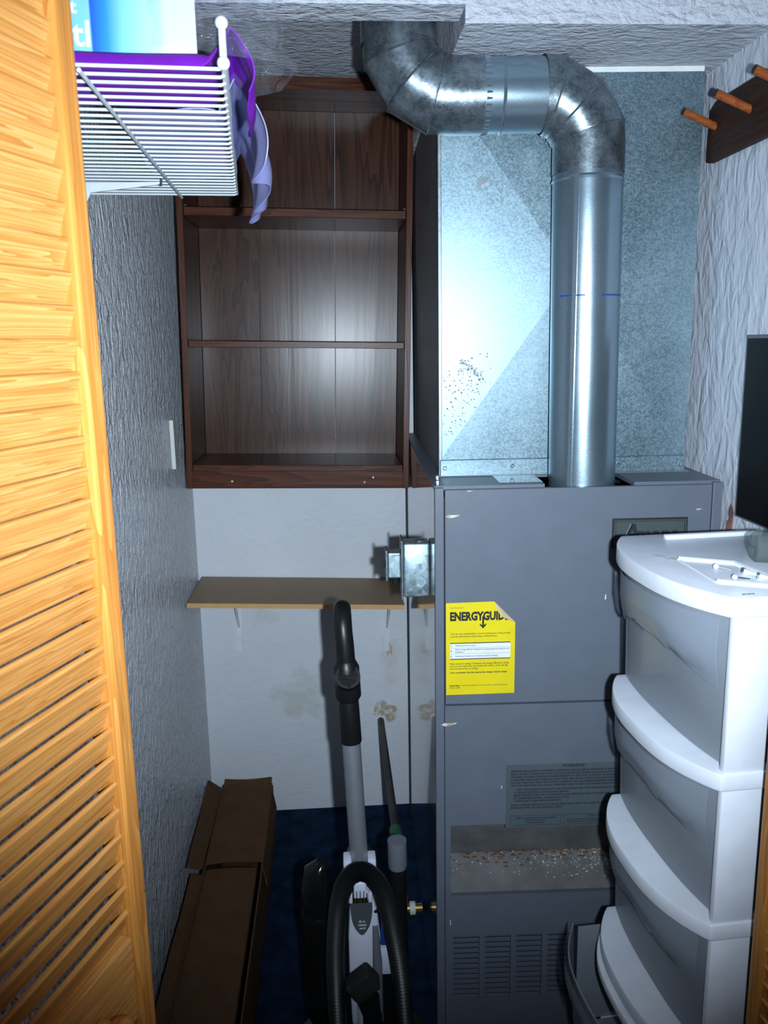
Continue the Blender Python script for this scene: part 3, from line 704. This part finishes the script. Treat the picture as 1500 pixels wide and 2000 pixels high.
for x_, z_ in ((-0.19, 0.021), (0.215, 0.032), (0.19, 0.018)):
    obj('nail_head', tube([(x_, 0.004, z_), (x_, 0.003, z_)], 0.003, 8), M['sealant'], bc)
tag(obj('wood_trim_strip', bx(XL + 0.0005, XL + 0.012, 2.345, 2.384, 1.262, 1.400, 0.001), [M['shim']]), 'pale narrow wood strip on the left wall beside the bookcase', 'trim')

# ---------------------------------------------------------------- hardboard wall shelf
ws = thing('wall_shelf', 'tan hardboard shelf across the alcove below the bookcase', 'shelf', (-0.118, 2.37, 0.845), (0, R_(2.6), 0))
obj('board', bx(-0.326, 0.318, 0.004, 0.290, -0.014, 0, 0.001), M['hardboard'], ws)
obj('front_edge', bx(-0.326, 0.318, 0.0, 0.004, -0.014, 0), M['hardedge'], ws)
for x_ in (-0.205, 0.288):
    br = obj('bracket', bx(x_ - 0.009, x_ + 0.009, 0.288, 0.292, -0.255, -0.015), M['white_metal'], ws)
    obj('bracket_arm', bx(x_ - 0.008, x_ + 0.008, 0.11, 0.289, -0.018, -0.0145), M['white_metal'], br)
    obj('bracket_rib', tube([(x_, 0.14, -0.022), (x_, 0.285, -0.17)], 0.004, 8), M['white_metal'], br)

# ---------------------------------------------------------------- gas pipe
gp = thing('gas_pipe', 'black iron gas pipe running from the back wall along the furnace side', 'pipe')
gz, gx = 0.322, 0.136
obj('pipe', tube([(gx, YB - 0.001, gz), (gx, 1.99, gz)], 0.0115, 16), M['iron'], gp, smooth=True)
obj('green_coupling', tube([(gx, 2.01, gz), (gx, 2.005, gz), (gx, 1.955, gz), (gx, 1.95, gz)], [0.0125, 0.017, 0.017, 0.0125], 16), M['green'], gp, smooth=True)
obj('brass_union', tube([(gx, 1.955, gz), (gx, 1.935, gz), (gx, 1.93, gz), (gx, 1.90, gz)], [0.013, 0.013, 0.018, 0.018], 8), M['brass'], gp)
obj('elbow_fitting', tube(catmull([(gx, 1.90, gz), (gx, 1.87, gz - 0.004), (gx + 0.001, 1.85, gz - 0.03), (gx + 0.001, 1.848, gz - 0.07)], 6), 0.014, 14), M['iron'], gp, smooth=True)
obj('drop_pipe', tube([(gx + 0.001, 1.848, gz - 0.06), (gx + 0.001, 1.848, 0.012)], 0.0115, 14), M['iron'], gp, smooth=True)
obj('tee_fitting', tube([(gx + 0.001, 1.848, 0.235), (gx + 0.001, 1.848, 0.165)], 0.017, 14), M['brass'], gp, smooth=True)
obj('branch_pipe', tube([(gx + 0.01, 1.848, 0.20), (0.190, 1.848, 0.20)], 0.011, 14), M['brass'], gp, smooth=True)
tag(obj('thread_tape', tube([(gx + 0.022, 1.848, 0.20), (gx + 0.036, 1.848, 0.20)], 0.0165, 14), M['tape'], gp, smooth=True), 'white thread tape on the branch')
def blob(pts, y, th, n=3):
    P = catmull([(x, 0, z) for x, z in pts] + [(pts[0][0], 0, pts[0][1])], n)[:-1]
    return prism([(p.x, p.z) for p in P], y - th, y, 'Y')
tag(obj('sealant_patch', blob([(0.112, 0.345), (0.118, 0.385), (0.140, 0.400), (0.165, 0.380), (0.192, 0.368), (0.188, 0.325), (0.160, 0.315), (0.150, 0.340), (0.125, 0.338)], YB, 0.002), M['sealant']),
    'tan sealant patch on the back wall around the gas pipe', 'patch', 'tan patches on the back wall')
tag(obj('sealant_patch', blob([(0.160, 0.575), (0.168, 0.600), (0.180, 0.590), (0.176, 0.555), (0.165, 0.550)], YB, 0.0012), M['sealant']),
    'small tan smear on the back wall under the right shelf bracket', 'patch', 'tan patches on the back wall')
tag(obj('exposed_plaster_patch', prism([(1.525, 1.205), (1.522, 1.268), (1.532, 1.285), (1.541, 1.270), (1.538, 1.252), (1.546, 1.246), (1.548, 1.205)], XR - 0.0025, XR - 0.0002, 'X'), M['redclay']),
    'reddish brown chipped plaster beside the furnace top right corner', 'patch')

# ---------------------------------------------------------------- cardboard box
cbx = thing('cardboard_box', 'long brown cardboard box lying along the left wall', 'box', (-0.3085, 1.20, 0))
w2 = 0.0805
obj('side_wall', bx(-w2, -w2 + 0.004, 0, 1.29, 0, 0.196), M['card'], cbx)
obj('side_wall', prism([(0, 0), (1.29, 0), (1.29, 0.196), (0.88, 0.200), (0.80, 0.192), (0.4, 0.199), (0, 0.198)], w2 - 0.004, w2, 'X'), M['card'], cbx)
obj('end_wall', bx(-w2, w2, 1.286, 1.29, 0, 0.196), M['card'], cbx)
obj('end_wall', bx(-w2, w2, 0, 0.004, 0, 0.196), M['card'], cbx)
obj('bottom', bx(-w2, w2, 0, 1.29, 0, 0.004), M['card'], cbx)
obj('top_flap', grid(lambda a, b: (-w2 + 0.002 + a * (2 * w2 - 0.004), 0.878 + b * 0.415, 0.199 + 0.006 * math.sin(a * 3.1) + 0.003 * b), 8, 8, 0.003), M['card'], cbx)
obj('top_flap', grid(lambda a, b: (-w2 - 0.004 + a * (2 * w2 - 0.014), 0.004 + b * 0.866, 0.190 + 0.004 * math.sin(a * 3.1) - 0.004 * b), 8, 8, 0.003), M['card'], cbx)
fl = obj('side_flap', grid(lambda a, b: (-w2 - 0.002 - 0.036 * a, 0.86 + 0.42 * b - 0.03 * a, 0.197 + 0.040 * a * (0.7 + 0.5 * b) + 0.004 * math.sin(b * 9)), 4, 12, 0.003), M['card'], cbx)
tag(fl, 'flap standing up against the wall')
obj('side_flap', grid(lambda a, b: (-w2 - 0.003 - 0.030 * a, 0.02 + 0.83 * b, 0.186 + 0.004 * a + 0.004 * math.sin(b * 13)), 3, 14, 0.003), M['card'], cbx)
obj('end_flap', grid(lambda a, b: (-w2 + 0.006 + a * 0.15, 1.291 + 0.028 * b, 0.199 + 0.007 * b - 0.005 * math.sin(3.1 * a)), 6, 2, 0.003), M['card_in'], cbx)
obj('side_flap', grid(lambda a, b: (w2 + 0.001 + 0.010 * a, 0.86 + 0.40 * b, 0.196 - 0.060 * a - 0.004 * math.sin(b * 8)), 2, 10, 0.003), M['card_in'], cbx)

# ---------------------------------------------------------------- vacuum cleaner
vc_ = thing('vacuum_cleaner', 'black and pale grey upright vacuum cleaner with silver wand and coiled hose', 'vacuum', (0.030, 1.60, 0), (0, 0, 0))
# handle and wand (top tips slightly back and left)
def wp(z): return Vector((-0.022 * (z - 0.5) / 0.58, 0.05 * (z - 0.5), z))
obj('wand', tube([wp(0.44), wp(0.80)], 0.0195, 28), M['silver'], vc_, smooth=True)
grip = obj('grip_sleeve', tube([wp(0.780), wp(0.783), wp(0.865), wp(0.875)], [0.0215, 0.0225, 0.0215, 0.0205], 24), M['black'], vc_, smooth=True)
hp = [wp(0.86), wp(0.90), wp(0.94), wp(0.985), wp(1.018) + Vector((-0.001, 0.004, 0)), wp(1.042) + Vector((-0.001, 0.016, 0)), wp(1.052) + Vector((-0.001, 0.040, 0)), wp(1.050) + Vector((-0.001, 0.060, 0))]
obj('handle', tube(catmull(hp, 5), [0.0205 - 0.0015 * min(1, i / 20) for i in range(36)], 24), M['black'], vc_, smooth=True)
# socket with open mouth facing the room
c0 = wp(0.915)
so_ = bmesh.new()
ax = Vector((0.05, -0.80, 0.60)).normalized()
tube([c0 + ax * -0.004, c0 + ax * 0.02, c0 + ax * 0.034, c0 + ax * 0.034, c0 + ax * 0.012], [0.026, 0.0265, 0.0255, 0.0205, 0.019], 28, bm=so_)
obj('hose_socket', so_, M['black'], vc_, smooth=True)
obj('socket_collar', tube([wp(0.872), wp(0.882), wp(0.945), wp(0.958)], [0.0215, 0.0275, 0.0270, 0.0205], 24), M['black'], vc_, smooth=True)
# body
body = obj('main_body', prism([(-0.080, 0.02), (0.080, 0.02), (0.072, 0.20), (0.050, 0.40), (0.032, 0.48), (0.022, 0.500), (-0.022, 0.500), (-0.032, 0.48), (-0.050, 0.40), (-0.072, 0.20)], -0.02, 0.08, 'Y', 0.008), M['black'], vc_, smooth=True)
for s_ in (-1, 1):
    obj('shoulder_tab', bx(s_ * 0.026 - 0.009, s_ * 0.026 + 0.009, -0.024, 0.012, 0.500, 0.527, 0.004), M['vac_white'], vc_, smooth=True)
fp_ = obj('front_panel', prism([(-0.026, 0.14), (0.040, 0.14), (0.040, 0.36), (0.034, 0.42), (0.022, 0.465), (0.0, 0.478), (-0.014, 0.462), (-0.025, 0.42), (-0.029, 0.36), (-0.029, 0.25)], -0.045, -0.02, 'Y', 0.006), M['vac_white'], vc_, smooth=True)
sh = catmull([(-0.0215, 0, 0.448), (-0.022, 0, 0.42), (-0.017, 0, 0.390), (-0.004, 0, 0.368), (0.006, 0, 0.368), (0.018, 0, 0.390), (0.0235, 0, 0.42), (0.0235, 0, 0.448)], 4)
ip = obj('instruction_plate', prism([(p.x, p.z) for p in sh], -0.0475, -0.044, 'Y'), M['vac_grey'], vc_)
for s_, z_, w_ in (('lift to', 0.396, 0.0135), ('release', 0.388, 0.0175), ('wand', 0.380, 0.0130)):
    obj('plate_lettering', text_bm(s_, 0.0075, width=w_, bold=0.0001), M['print_white'], ip, (0.0015 - w_ / 2, -0.0478, z_))
lt = obj('latch', prism([(-0.015, 0.465), (0.012, 0.465), (0.012, 0.497), (0.009, 0.502), (-0.012, 0.502), (-0.015, 0.497)], -0.064, -0.046, 'Y', 0.003), M['vac_white'], vc_, smooth=True)
for x_ in (-0.009, -0.0015, 0.006): obj('latch_groove', bx(x_ - 0.001, x_ + 0.001, -0.0652, -0.0638, 0.467, 0.483), M['vac_grey'], lt)
cl = obj('latch_clip', bx(-0.017, 0.014, -0.055, -0.046, 0.4475, 0.4655, 0.001), M['black'], vc_)
for x_ in (-0.012, -0.005, 0.000, 0.007): obj('clip_tooth', bx(x_ - 0.0007, x_ + 0.0007, -0.0565, -0.055, 0.448, 0.464), M['brass'], cl)
for s_ in (-1, 1):
    obj('latch_side', bx(s_ * 0.0205 - 0.004 - 0.001, s_ * 0.0205 + 0.004 - 0.001, -0.056, -0.044, 0.448, 0.472, 0.002), M['vac_white'], vc_, smooth=True)
obj('panel_screw', tube([(0.031, -0.0448, 0.420), (0.031, -0.047, 0.420)], 0.0042, 12), M['steel'], vc_, smooth=True)
obj('grey_channel', tube([(0.033, -0.043, 0.15), (0.032, -0.046, 0.30), (0.029, -0.046, 0.385)], [0.0105, 0.0105, 0.006], 14), M['vac_mid'], vc_, smooth=True)
obj('blue_accent', prism([(0.040, 0.33), (0.056, 0.33), (0.052, 0.38), (0.042, 0.405)], -0.040, -0.02, 'Y', 0.003), M['vac_blue'], vc_, smooth=True)
obj('side_step', prism([(0.038, 0.26), (0.066, 0.26), (0.064, 0.325), (0.038, 0.325)], -0.042, -0.02, 'Y', 0.003), M['vac_white'], vc_, smooth=True)
obj('dust_cup', tube([(-0.092, 0.03, 0.10), (-0.092, 0.03, 0.12), (-0.094, 0.03, 0.43), (-0.090, 0.03, 0.47), (-0.080, 0.03, 0.49)], [0.030, 0.036, 0.036, 0.032, 0.015], 26), M['black_gloss'], vc_, smooth=True)
obj('cup_ring', tube([(-0.0935, 0.03, 0.362), (-0.0935, 0.03, 0.374)], 0.0375, 26), M['black'], vc_, smooth=True)
# hose loop
hpts = catmull([(-0.052, -0.060, 0.02), (-0.056, -0.060, 0.12), (-0.058, -0.058, 0.25), (-0.056, -0.056, 0.36), (-0.044, -0.052, 0.46), (-0.018, -0.050, 0.512), (0.014, -0.050, 0.515), (0.046, -0.052, 0.470), (0.066, -0.056, 0.38), (0.082, -0.058, 0.26), (0.090, -0.060, 0.12), (0.090, -0.060, 0.02)], 34)
obj('hose', tube(hpts, [0.0205 if i % 2 else 0.0172 for i in range(len(hpts))], 14), M['hose'], vc_, smooth=True)
# side wand in its holder
obj('side_tube', tube([(0.088, 0.03, 0.05), (0.084, 0.03, 0.47)], 0.0195, 22), M['black'], vc_, smooth=True)
ct = bmesh.new()
tube([(0.084, 0.03, 0.465), (0.084, 0.03, 0.478), (0.0835, 0.03, 0.535), (0.0835, 0.03, 0.535), (0.0835, 0.03, 0.50)], [0.0185, 0.0215, 0.0210, 0.0185, 0.018], 24, bm=ct)
tag(obj('tube_collar', ct, M['vac_mid'], vc_, smooth=True), 'grey collar of the stored extension tube')
# brush tool clipped at the front
brt = obj('brush_tool', tube([(0.018, -0.075, 0.10), (0.018, -0.078, 0.19), (0.010, -0.078, 0.235), (-0.002, -0.078, 0.262)], [0.0175, 0.0185, 0.024, 0.022], 20), M['black'], vc_, smooth=True)
obj('bristle_block', bx(-0.032, 0.030, -0.024, 0.020, -0.024, 0.026, 0.008, 3), M['bristle'], brt, (0.000, -0.080, 0.278), (0, R_(-38), 0))
obj('tool_ring', tube([(0.018, -0.077, 0.176), (0.018, -0.077, 0.192)], 0.0205, 20), M['black'], brt, smooth=True)
obj('lower_tube', tube([(0.014, -0.038, 0.02), (0.010, -0.040, 0.25)], 0.027, 22), M['vac_white'], vc_, smooth=True)
pw = obj('power_head', prism([(-0.15, -0.20), (0.13, -0.20), (0.145, -0.16), (0.145, 0.02), (0.10, 0.10), (-0.10, 0.10), (-0.165, 0.02), (-0.165, -0.16)], 0.012, 0.075, 'Z', 0.012), M['black'], vc_, smooth=True)
for x_ in (-0.14, 0.12): obj('wheel', tube([(x_ - 0.01, 0.03, 0.022), (x_ + 0.01, 0.03, 0.022)], 0.022, 18), M['black'], vc_, smooth=True)

# ---------------------------------------------------------------- drawer tower
TW, TD, TH = 0.345, 0.235, 1.275     # width along local y, depth along local x
tw = thing('storage_drawer_tower', 'white plastic drawer tower with frosted drawers standing before the right wall', 'drawers', (0.508, 0.985, 0), (0, 0, R_(4.0)))
def bowx(s, bow):                     # front curve: s 0..1 along the width
    t = abs(2 * s - 1); return -bow * (1 - t ** 2.6)
def outline(bow, x_in=0.0, y0=0.0, y1=TW, xb=TD, n=28):
    P = [(x_in + bowx(i / n, bow), y0 + (y1 - y0) * i / n) for i in range(n + 1)]
    return P + [(xb, y1), (xb, y0)]
LV = [1.250, 1.028, 0.800, 0.572, 0.344, 0.116]       # underside of lid, then tops of the rail frames
lid = obj('lid', prism(outline(0.050, -0.004, -0.006, TW + 0.006), 1.247, 1.275, 'Z', 0.003), M['tower'], tw, smooth=True)
obj('lid_ridge', bx(0.054, 0.226, 0.306, 0.318, 1.2745, 1.283, 0.003), M['tower'], lid)
hexa = [(0.015, 0.186), (0.082, 0.145), (0.092, 0.050), (0.070, 0.028), (0.008, 0.064)]
for i in range(5):
    p, q = hexa[i], hexa[(i + 1) % 5]
    if i == 4: obj('lid_ridge', tube([(*p, 1.2745), (*q, 1.2745)], 0.0025, 8), M['tower'], lid)
    else: obj('lid_ridge', tube([(*p, 1.2755), (*q, 1.2755)], 0.0050, 8), M['tower'], lid, smooth=True)
lm = bmesh.new()
for k in range(5): bx(0.012 + 0.0035 * k, 0.0146 + 0.0035 * k, 0.006 + 0.001 * (k % 2), 0.009, 1.2752, 1.2755, bm=lm)
obj('lid_marking', lm, M['ink_soft'], lid)
for k, z in enumerate(LV[1:]):
    fr = obj('rail_frame', prism(outline(0.048 + 0.003 * k, -0.004, -0.002, TW + 0.002), z - 0.026, z, 'Z', 0.003), M['tower'], tw, smooth=True)
    obj('corner_clip', bx(0.060, 0.068, -0.006, 0.004, z - 0.024, z + 0.010, 0.001), M['tower'], fr)
tag(obj('rail_frame', prism(outline(0.060, -0.006, -0.002, TW + 0.002), 0.524, 0.541, 'Z', 0.003), M['tower'], tw, smooth=True))
for k in range(5):
    z0, z1 = LV[k + 1], LV[k] - (0.003 if k == 0 else 0.026)
    for yy in (0.001, TW - 0.013):
        for xx in (-0.001 if yy < 0.1 else 0.034, TD - 0.062):
            obj('post', bx(xx, xx + 0.060, yy, yy + 0.012, z0 - 0.002, z1 + 0.002, 0.003), M['tower'], tw, smooth=True)
    openx = -0.075 if k == 3 else 0.0
    n = 24
    ztop = z1 + (0.004 if k == 3 else -0.004)
    def front(a, b, k=k, z0=z0, z1=z1, ztop=ztop, ox=openx):
        # b 0 bottom .. 1 top: the bottom is set back, the upper lip swells out
        bow = 0.014 + 0.020 * b ** 1.2 + (0.012 if b > 0.62 else 0.0) * (1 - abs(2 * a - 1) ** 4)
        return (ox + 0.010 - 0.006 * b + bowx(a, bow), 0.014 + (TW - 0.018) * a, z0 + 0.003 + (ztop - z0 - 0.004) * b)
    dr = bmesh.new()
    m1 = grid(front, n, 20, 0.002); merge(dr, m1)
    dro = obj('drawer', dr, M['drawer'], tw, smooth=True)
    lip = grid(lambda a, b: (lambda p: Vector(p) + Vector((-0.0065 - 0.004 * (1 - abs(2 * b - 1)), 0, 0)))(front(0.03 + 0.94 * a, 0.62 + 0.36 * b + 0.20 * (0.5 - 0.5 * math.cos(2 * math.pi * a) - 0.5) * (1 - b))), n, 8)
    obj('pull_lip', lip, M['drawer_lip'], dro, smooth=True)
    trb = bmesh.new()
    xb = TD - 0.02 + openx
    for yy in (0.017, TW - 0.012): bx(openx + 0.012, xb, yy, yy + 0.002, z0 + 0.004, ztop - 0.004, bm=trb)
    bx(xb - 0.002, xb, 0.017, TW - 0.017, z0 + 0.004, ztop - 0.02, bm=trb)
    bx(openx + 0.012, xb, 0.017, TW - 0.017, z0 + 0.003, z0 + 0.005, bm=trb)
    obj('drawer_tray', trb, M['drawer'], dro)
for xx in (0.03, TD - 0.03):
    for yy in (0.03, TW - 0.03):
        c_ = obj('caster', tube([(xx, yy, 0.09), (xx, yy, 0.055)], 0.008, 10), M['tower'], tw)
        obj('caster_wheel', tube([(xx, yy - 0.010, 0.0265), (xx, yy + 0.010, 0.0265)], 0.0265, 20), M['black'], c_, smooth=True)

# small things on the lid
TM = Matrix.Translation((0.508, 0.985, 0)) @ Matrix.Rotation(R_(4.0), 4, 'Z')
def onlid(x, y, z=1.2755): return TM @ Vector((x, y, z))
jr = thing('glass_jar', 'clear glass jar lying on its side on the drawer tower lid', 'jar', onlid(0.140, 0.138, 1.2760), (0, 0, R_(4)))
jb_ = bmesh.new()
tube([(-0.030, 0.012, 0.0235), (-0.030, 0.012, 0.0235), (-0.026, 0.011, 0.0235), (0.05, -0.020, 0.0235), (0.058, -0.024, 0.0235), (0.064, -0.026, 0.0235), (0.074, -0.030, 0.0235)], [0.004, 0.019, 0.0232, 0.0232, 0.020, 0.015, 0.015], 26, bm=jb_)
obj('jar_body', jb_, M['glass'], jr, smooth=True)
obj('jar_cap', tube([(0.0745, -0.0302, 0.0235), (0.084, -0.034, 0.0235)], 0.0185, 22), M['print_white'], jr, smooth=True)
def pin(name, x, y, rz, label):
    t = thing(name, label, 'push pin', onlid(x, y, 1.2755), (0, 0, rz), 'pins on the drawer tower lid')
    b = bmesh.new(); bmesh.ops.create_uvsphere(b, u_segments=14, v_segments=10, radius=0.0042, matrix=Matrix.Translation((0, 0, 0.0042)))
    obj('pin_head', b, M['vac_white'], t, smooth=True)
    obj('pin_shaft', tube([(0.004, 0, 0.0036), (0.020, 0, 0.0016)], 0.0011, 8), M['steel'], t)
pin('push_pin', 0.041, 0.125, R_(-35), 'white round headed pin on the tower lid, farther from the lid rim')
pin('push_pin', 0.037, 0.069, R_(-10), 'white round headed pin on the tower lid, nearer to the front rim')
def screw(x, y, rz, label):
    t = thing('wall_anchor', label, 'wall anchor', onlid(x, y, 1.2755), (0, 0, rz), 'wall anchors on the drawer tower lid')
    obj('anchor_shaft', tube([(0, 0, 0.004), (0.006, 0, 0.004), (0.026, 0, 0.003)], [0.0048, 0.0038, 0.0014], 10), M['pkg_white'], t, smooth=True)
    obj('anchor_head', tube([(-0.003, 0, 0.0045), (0, 0, 0.0045)], 0.0050, 12), M['steel'], t)
screw(0.066, 0.092, R_(-55), 'small white wall anchor on the tower lid, left one beside the jar')
screw(0.072, 0.066, R_(-40), 'small white wall anchor on the tower lid, right one beside the jar')
tb = grid(lambda a, b: (-0.016 + 0.035 * a + 0.004 * math.sin(4 * b), 0.005 * math.sin(3 * a) + 0.009 * b, 0.0006 + 0.0035 * abs(math.sin(5 * a + b))), 10, 3, 0.0003)
to_ = obj('clear_tape_scrap', tb, M['tape_clear'], None, onlid(-0.010, 0.188, 1.2755), (0, 0, R_(-50)), smooth=True)
tag(to_, 'crumpled scrap of clear tape on the left of the tower lid', 'tape')

# ---------------------------------------------------------------- coat rack
cr = thing('coat_rack', 'dark wooden coat rack with orange pegs high on the right wall', 'coat rack', (XR, 1.690, 1.935))
# local: y runs towards the room (negative), x out of the wall (negative)
obj('back_board', prism([(0.004, 0), (0.0, 0.095), (-0.030, 0.108), (-0.62, 0.108), (-0.65, 0.095), (-0.65, 0.0)], -0.020, -0.001, 'X', 0.004), M['rack'], cr)
for py, pz in ((-0.030, 0.060), (-0.165, 0.056), (-0.300, 0.054), (-0.435, 0.054), (-0.57, 0.054)):
    p = obj('peg', tube([(-0.018, py, pz), (-0.085, py - 0.004, pz + 0.026)], 0.0072, 16), M['peg'], cr, smooth=True)
    obj('peg_end', tube([(-0.085, py - 0.004, pz + 0.026), (-0.0865, py - 0.0041, pz + 0.0265)], [0.0072, 0.006], 16), M['peg_end'], p)

# ---------------------------------------------------------------- black panel on the right wall
bp = thing('wall_panel', 'black glossy panel with grey edge hanging on the right wall above the drawers', 'panel', (XR, 1.482, 1.270))
obj('frame', bx(-0.018, -0.001, -0.62, 0.0, 0, 0.333, 0.001), M['panel_edge'], bp)
obj('dark_face', bx(-0.020, -0.0182, -0.616, -0.006, 0.004, 0.327), M['panel_black'], bp)

# ---------------------------------------------------------------- wire shelf and what lies on it
wsx = thing('wire_shelf', 'white vinyl coated wire shelf on the left wall near the ceiling', 'shelf', (-0.094, 0.872, 1.860), (0, 0, R_(5.2)))
LW = 0.30
wire = None
for k in range(28):
    y_ = 0.0254 * k
    if wire is None:
        pts = [(-LW, 0, 0), (-0.004, 0, 0), (-0.001, 0, 0.0015), (0, 0, 0.005), (0, 0, 0.038)]
        wire = obj('deck_wire', tube(pts, 0.0018, 8), M['vinyl'], wsx, (0, y_, 0), smooth=True)
    else: share(wire, wsx, (0, y_, 0))
for x_, z_ in ((0.0, 0.0045), (0.0, 0.040), (-LW, -0.004)):
    obj('rail_rod', tube([(x_, -0.004, z_), (x_, 0.70, z_)], 0.0030, 10), M['vinyl'], wsx, smooth=True)
obj('end_post', tube([(0, -0.003, 0.003), (0, -0.003, 0.040)], 0.0036, 10), M['vinyl'], wsx, smooth=True)
for z_ in (0.0035, 0.0385):
    b = bmesh.new(); bmesh.ops.create_uvsphere(b, u_segments=16, v_segments=10, radius=0.0062, matrix=Matrix.Translation((0, -0.006, z_)))
    obj('end_cap', b, M['vinyl'], wsx, smooth=True)
obj('diagonal_brace', tube([(-0.134, 0.0, -0.0045), (-0.095, 0.690, -0.0045)], 0.0022, 8), M['vinyl'], wsx, smooth=True)
obj('support_bracket', prism([(-0.255, -0.055), (-0.243, -0.055), (-0.225, -0.020), (-0.120, -0.007), (-0.118, -0.003), (-0.255, -0.006)], 0.555, 0.560, 'Y'), M['vinyl'], wsx)
obj('bracket_hook', tube([(-0.118, 0.5575, -0.009), (-0.116, 0.5575, 0.004), (-0.120, 0.5575, 0.007)], 0.0022, 8), M['iron'], wsx)

def ws_pt(x, y, z):
    a = R_(5.2); return Vector((-0.094 + x * math.cos(a) - y * math.sin(a), 0.872 + x * math.sin(a) + y * math.cos(a), 1.860 + z))
rn = random.Random(11)
ph = [rn.uniform(0, 6.28) for _ in range(20)]
def wob(a, b, k=0): return math.sin(7 * a + ph[k]) * 0.5 + math.sin(13 * b + 5 * a + ph[k + 1]) * 0.35 + math.sin(21 * a - 9 * b + ph[k + 2]) * 0.2
# purple cloth: lies on the near part of the deck, climbs the lip and hangs over outside
def purple(a, b):
    # b across (0 at wall side .. 1 hanging tip), a along depth
    y = 0.012 + a * 0.17 + 0.006 * wob(a, b, 3)
    if b < 0.62:
        x = -0.24 + b / 0.62 * 0.226; z = 0.0035 + 0.016 * min(1, a / 0.06) * (1 - 0.5 * a) + 0.0015 * (1 + wob(a, b))
    elif b < 0.78:
        t = (b - 0.62) / 0.16; x = -0.014 + 0.022 * t; z = 0.010 + 0.008 * min(1, a / 0.06) * (1 - t) + t * (0.040 + 0.012 * math.sin(3 * a)); y += 0.02 * t
    else:
        t = (b - 0.78) / 0.22; x = 0.010 + 0.020 * math.sin(t * 2.4) + 0.003 * wob(a, b, 5); z = 0.050 - t * (0.052 + 0.020 * math.sin(3.1 * a)); y += 0.02 + 0.03 * t
    return ws_pt(x, y, z)
tag(obj('purple_cloth', grid(purple, 24, 40, 0.0012), M['purple'], smooth=True), 'deep purple cloth folded on the near end of the wire shelf', 'cloth')
def lav(a, b):
    y = 0.20 + a * 0.42 + 0.012 * wob(a, b, 8)
    if b < 0.45:
        x = -0.13 + b / 0.45 * 0.116; z = 0.006 + 0.008 * (1 + wob(a, b, 2))
    elif b < 0.58:
        t = (b - 0.45) / 0.13; x = -0.014 + 0.024 * t; z = 0.008 + t * (0.046 + 0.006 * math.sin(9 * a))
    else:
        t = (b - 0.58) / 0.42
        x = 0.010 + 0.034 * math.sin(t * 2.3) ** 0.8 * (0.55 + 0.45 * math.sin(2.6 * a + 0.5)) + 0.011 * math.sin(19 * a + 2 * t) * t ** 0.6 + 0.004 * wob(a, b, 12) * t
        dep = 0.085 + 0.030 * math.sin(2.2 * a + 0.3) + 0.008 * math.sin(17 * a)
        z = 0.054 - t * dep; y += 0.02 * t
    return ws_pt(x, y, z)
tag(obj('lavender_cloth', grid(lav, 60, 50, 0.0012), M['lavender'], smooth=True), 'crumpled lavender cloth hanging over the front of the wire shelf', 'cloth')
pk = thing('printed_package', 'blue and white printed package standing on the purple cloth', 'package', ws_pt(-0.0265, 0.052, 0.0235), (0, 0, R_(12)))
obj('package_front', bx(-0.150, 0, 0, 0.003, 0, 0.17), M['pkg'], pk)
obj('package_body', bx(-0.150, 0, 0.003, 0.10, 0, 0.17, 0.003), M['pkg_white'], pk)
for s_, z_, sz in (('ntt', 0.034, 0.017), ('atl', 0.005, 0.033), ('ate', 0.058, 0.015)):
    obj('package_lettering', text_bm(s_, sz, bold=0.0006, extr=0.0002), M['pkg_white'], pk, (-0.1485 + 0.016, -0.0004, z_))
# clear bag draped round the package and down over the lip
def bag(a, b):
    th = -0.5 + a * 3.0
    rx = 0.125 + 0.012 * wob(a, b, 1) ; ry = 0.085 + 0.01 * wob(b, a, 6)
    z = 0.17 - 0.16 * b
    sw_ = 1 + 0.12 * b
    x = -0.085 + rx * math.cos(th - 1.0) * sw_ + 0.012 * wob(a * 2, b * 2, 4); y = 0.095 + ry * math.sin(th - 1.0) * sw_ + 0.01 * wob(b * 2, a * 2, 9)
    y = max(y, 0.0)
    return ws_pt(x + 0.012, y + 0.010, z + 0.012)
tag(obj('plastic_bag', grid(bag, 60, 36), M['film'], smooth=True), 'crumpled clear plastic bag around the printed package', 'plastic bag')
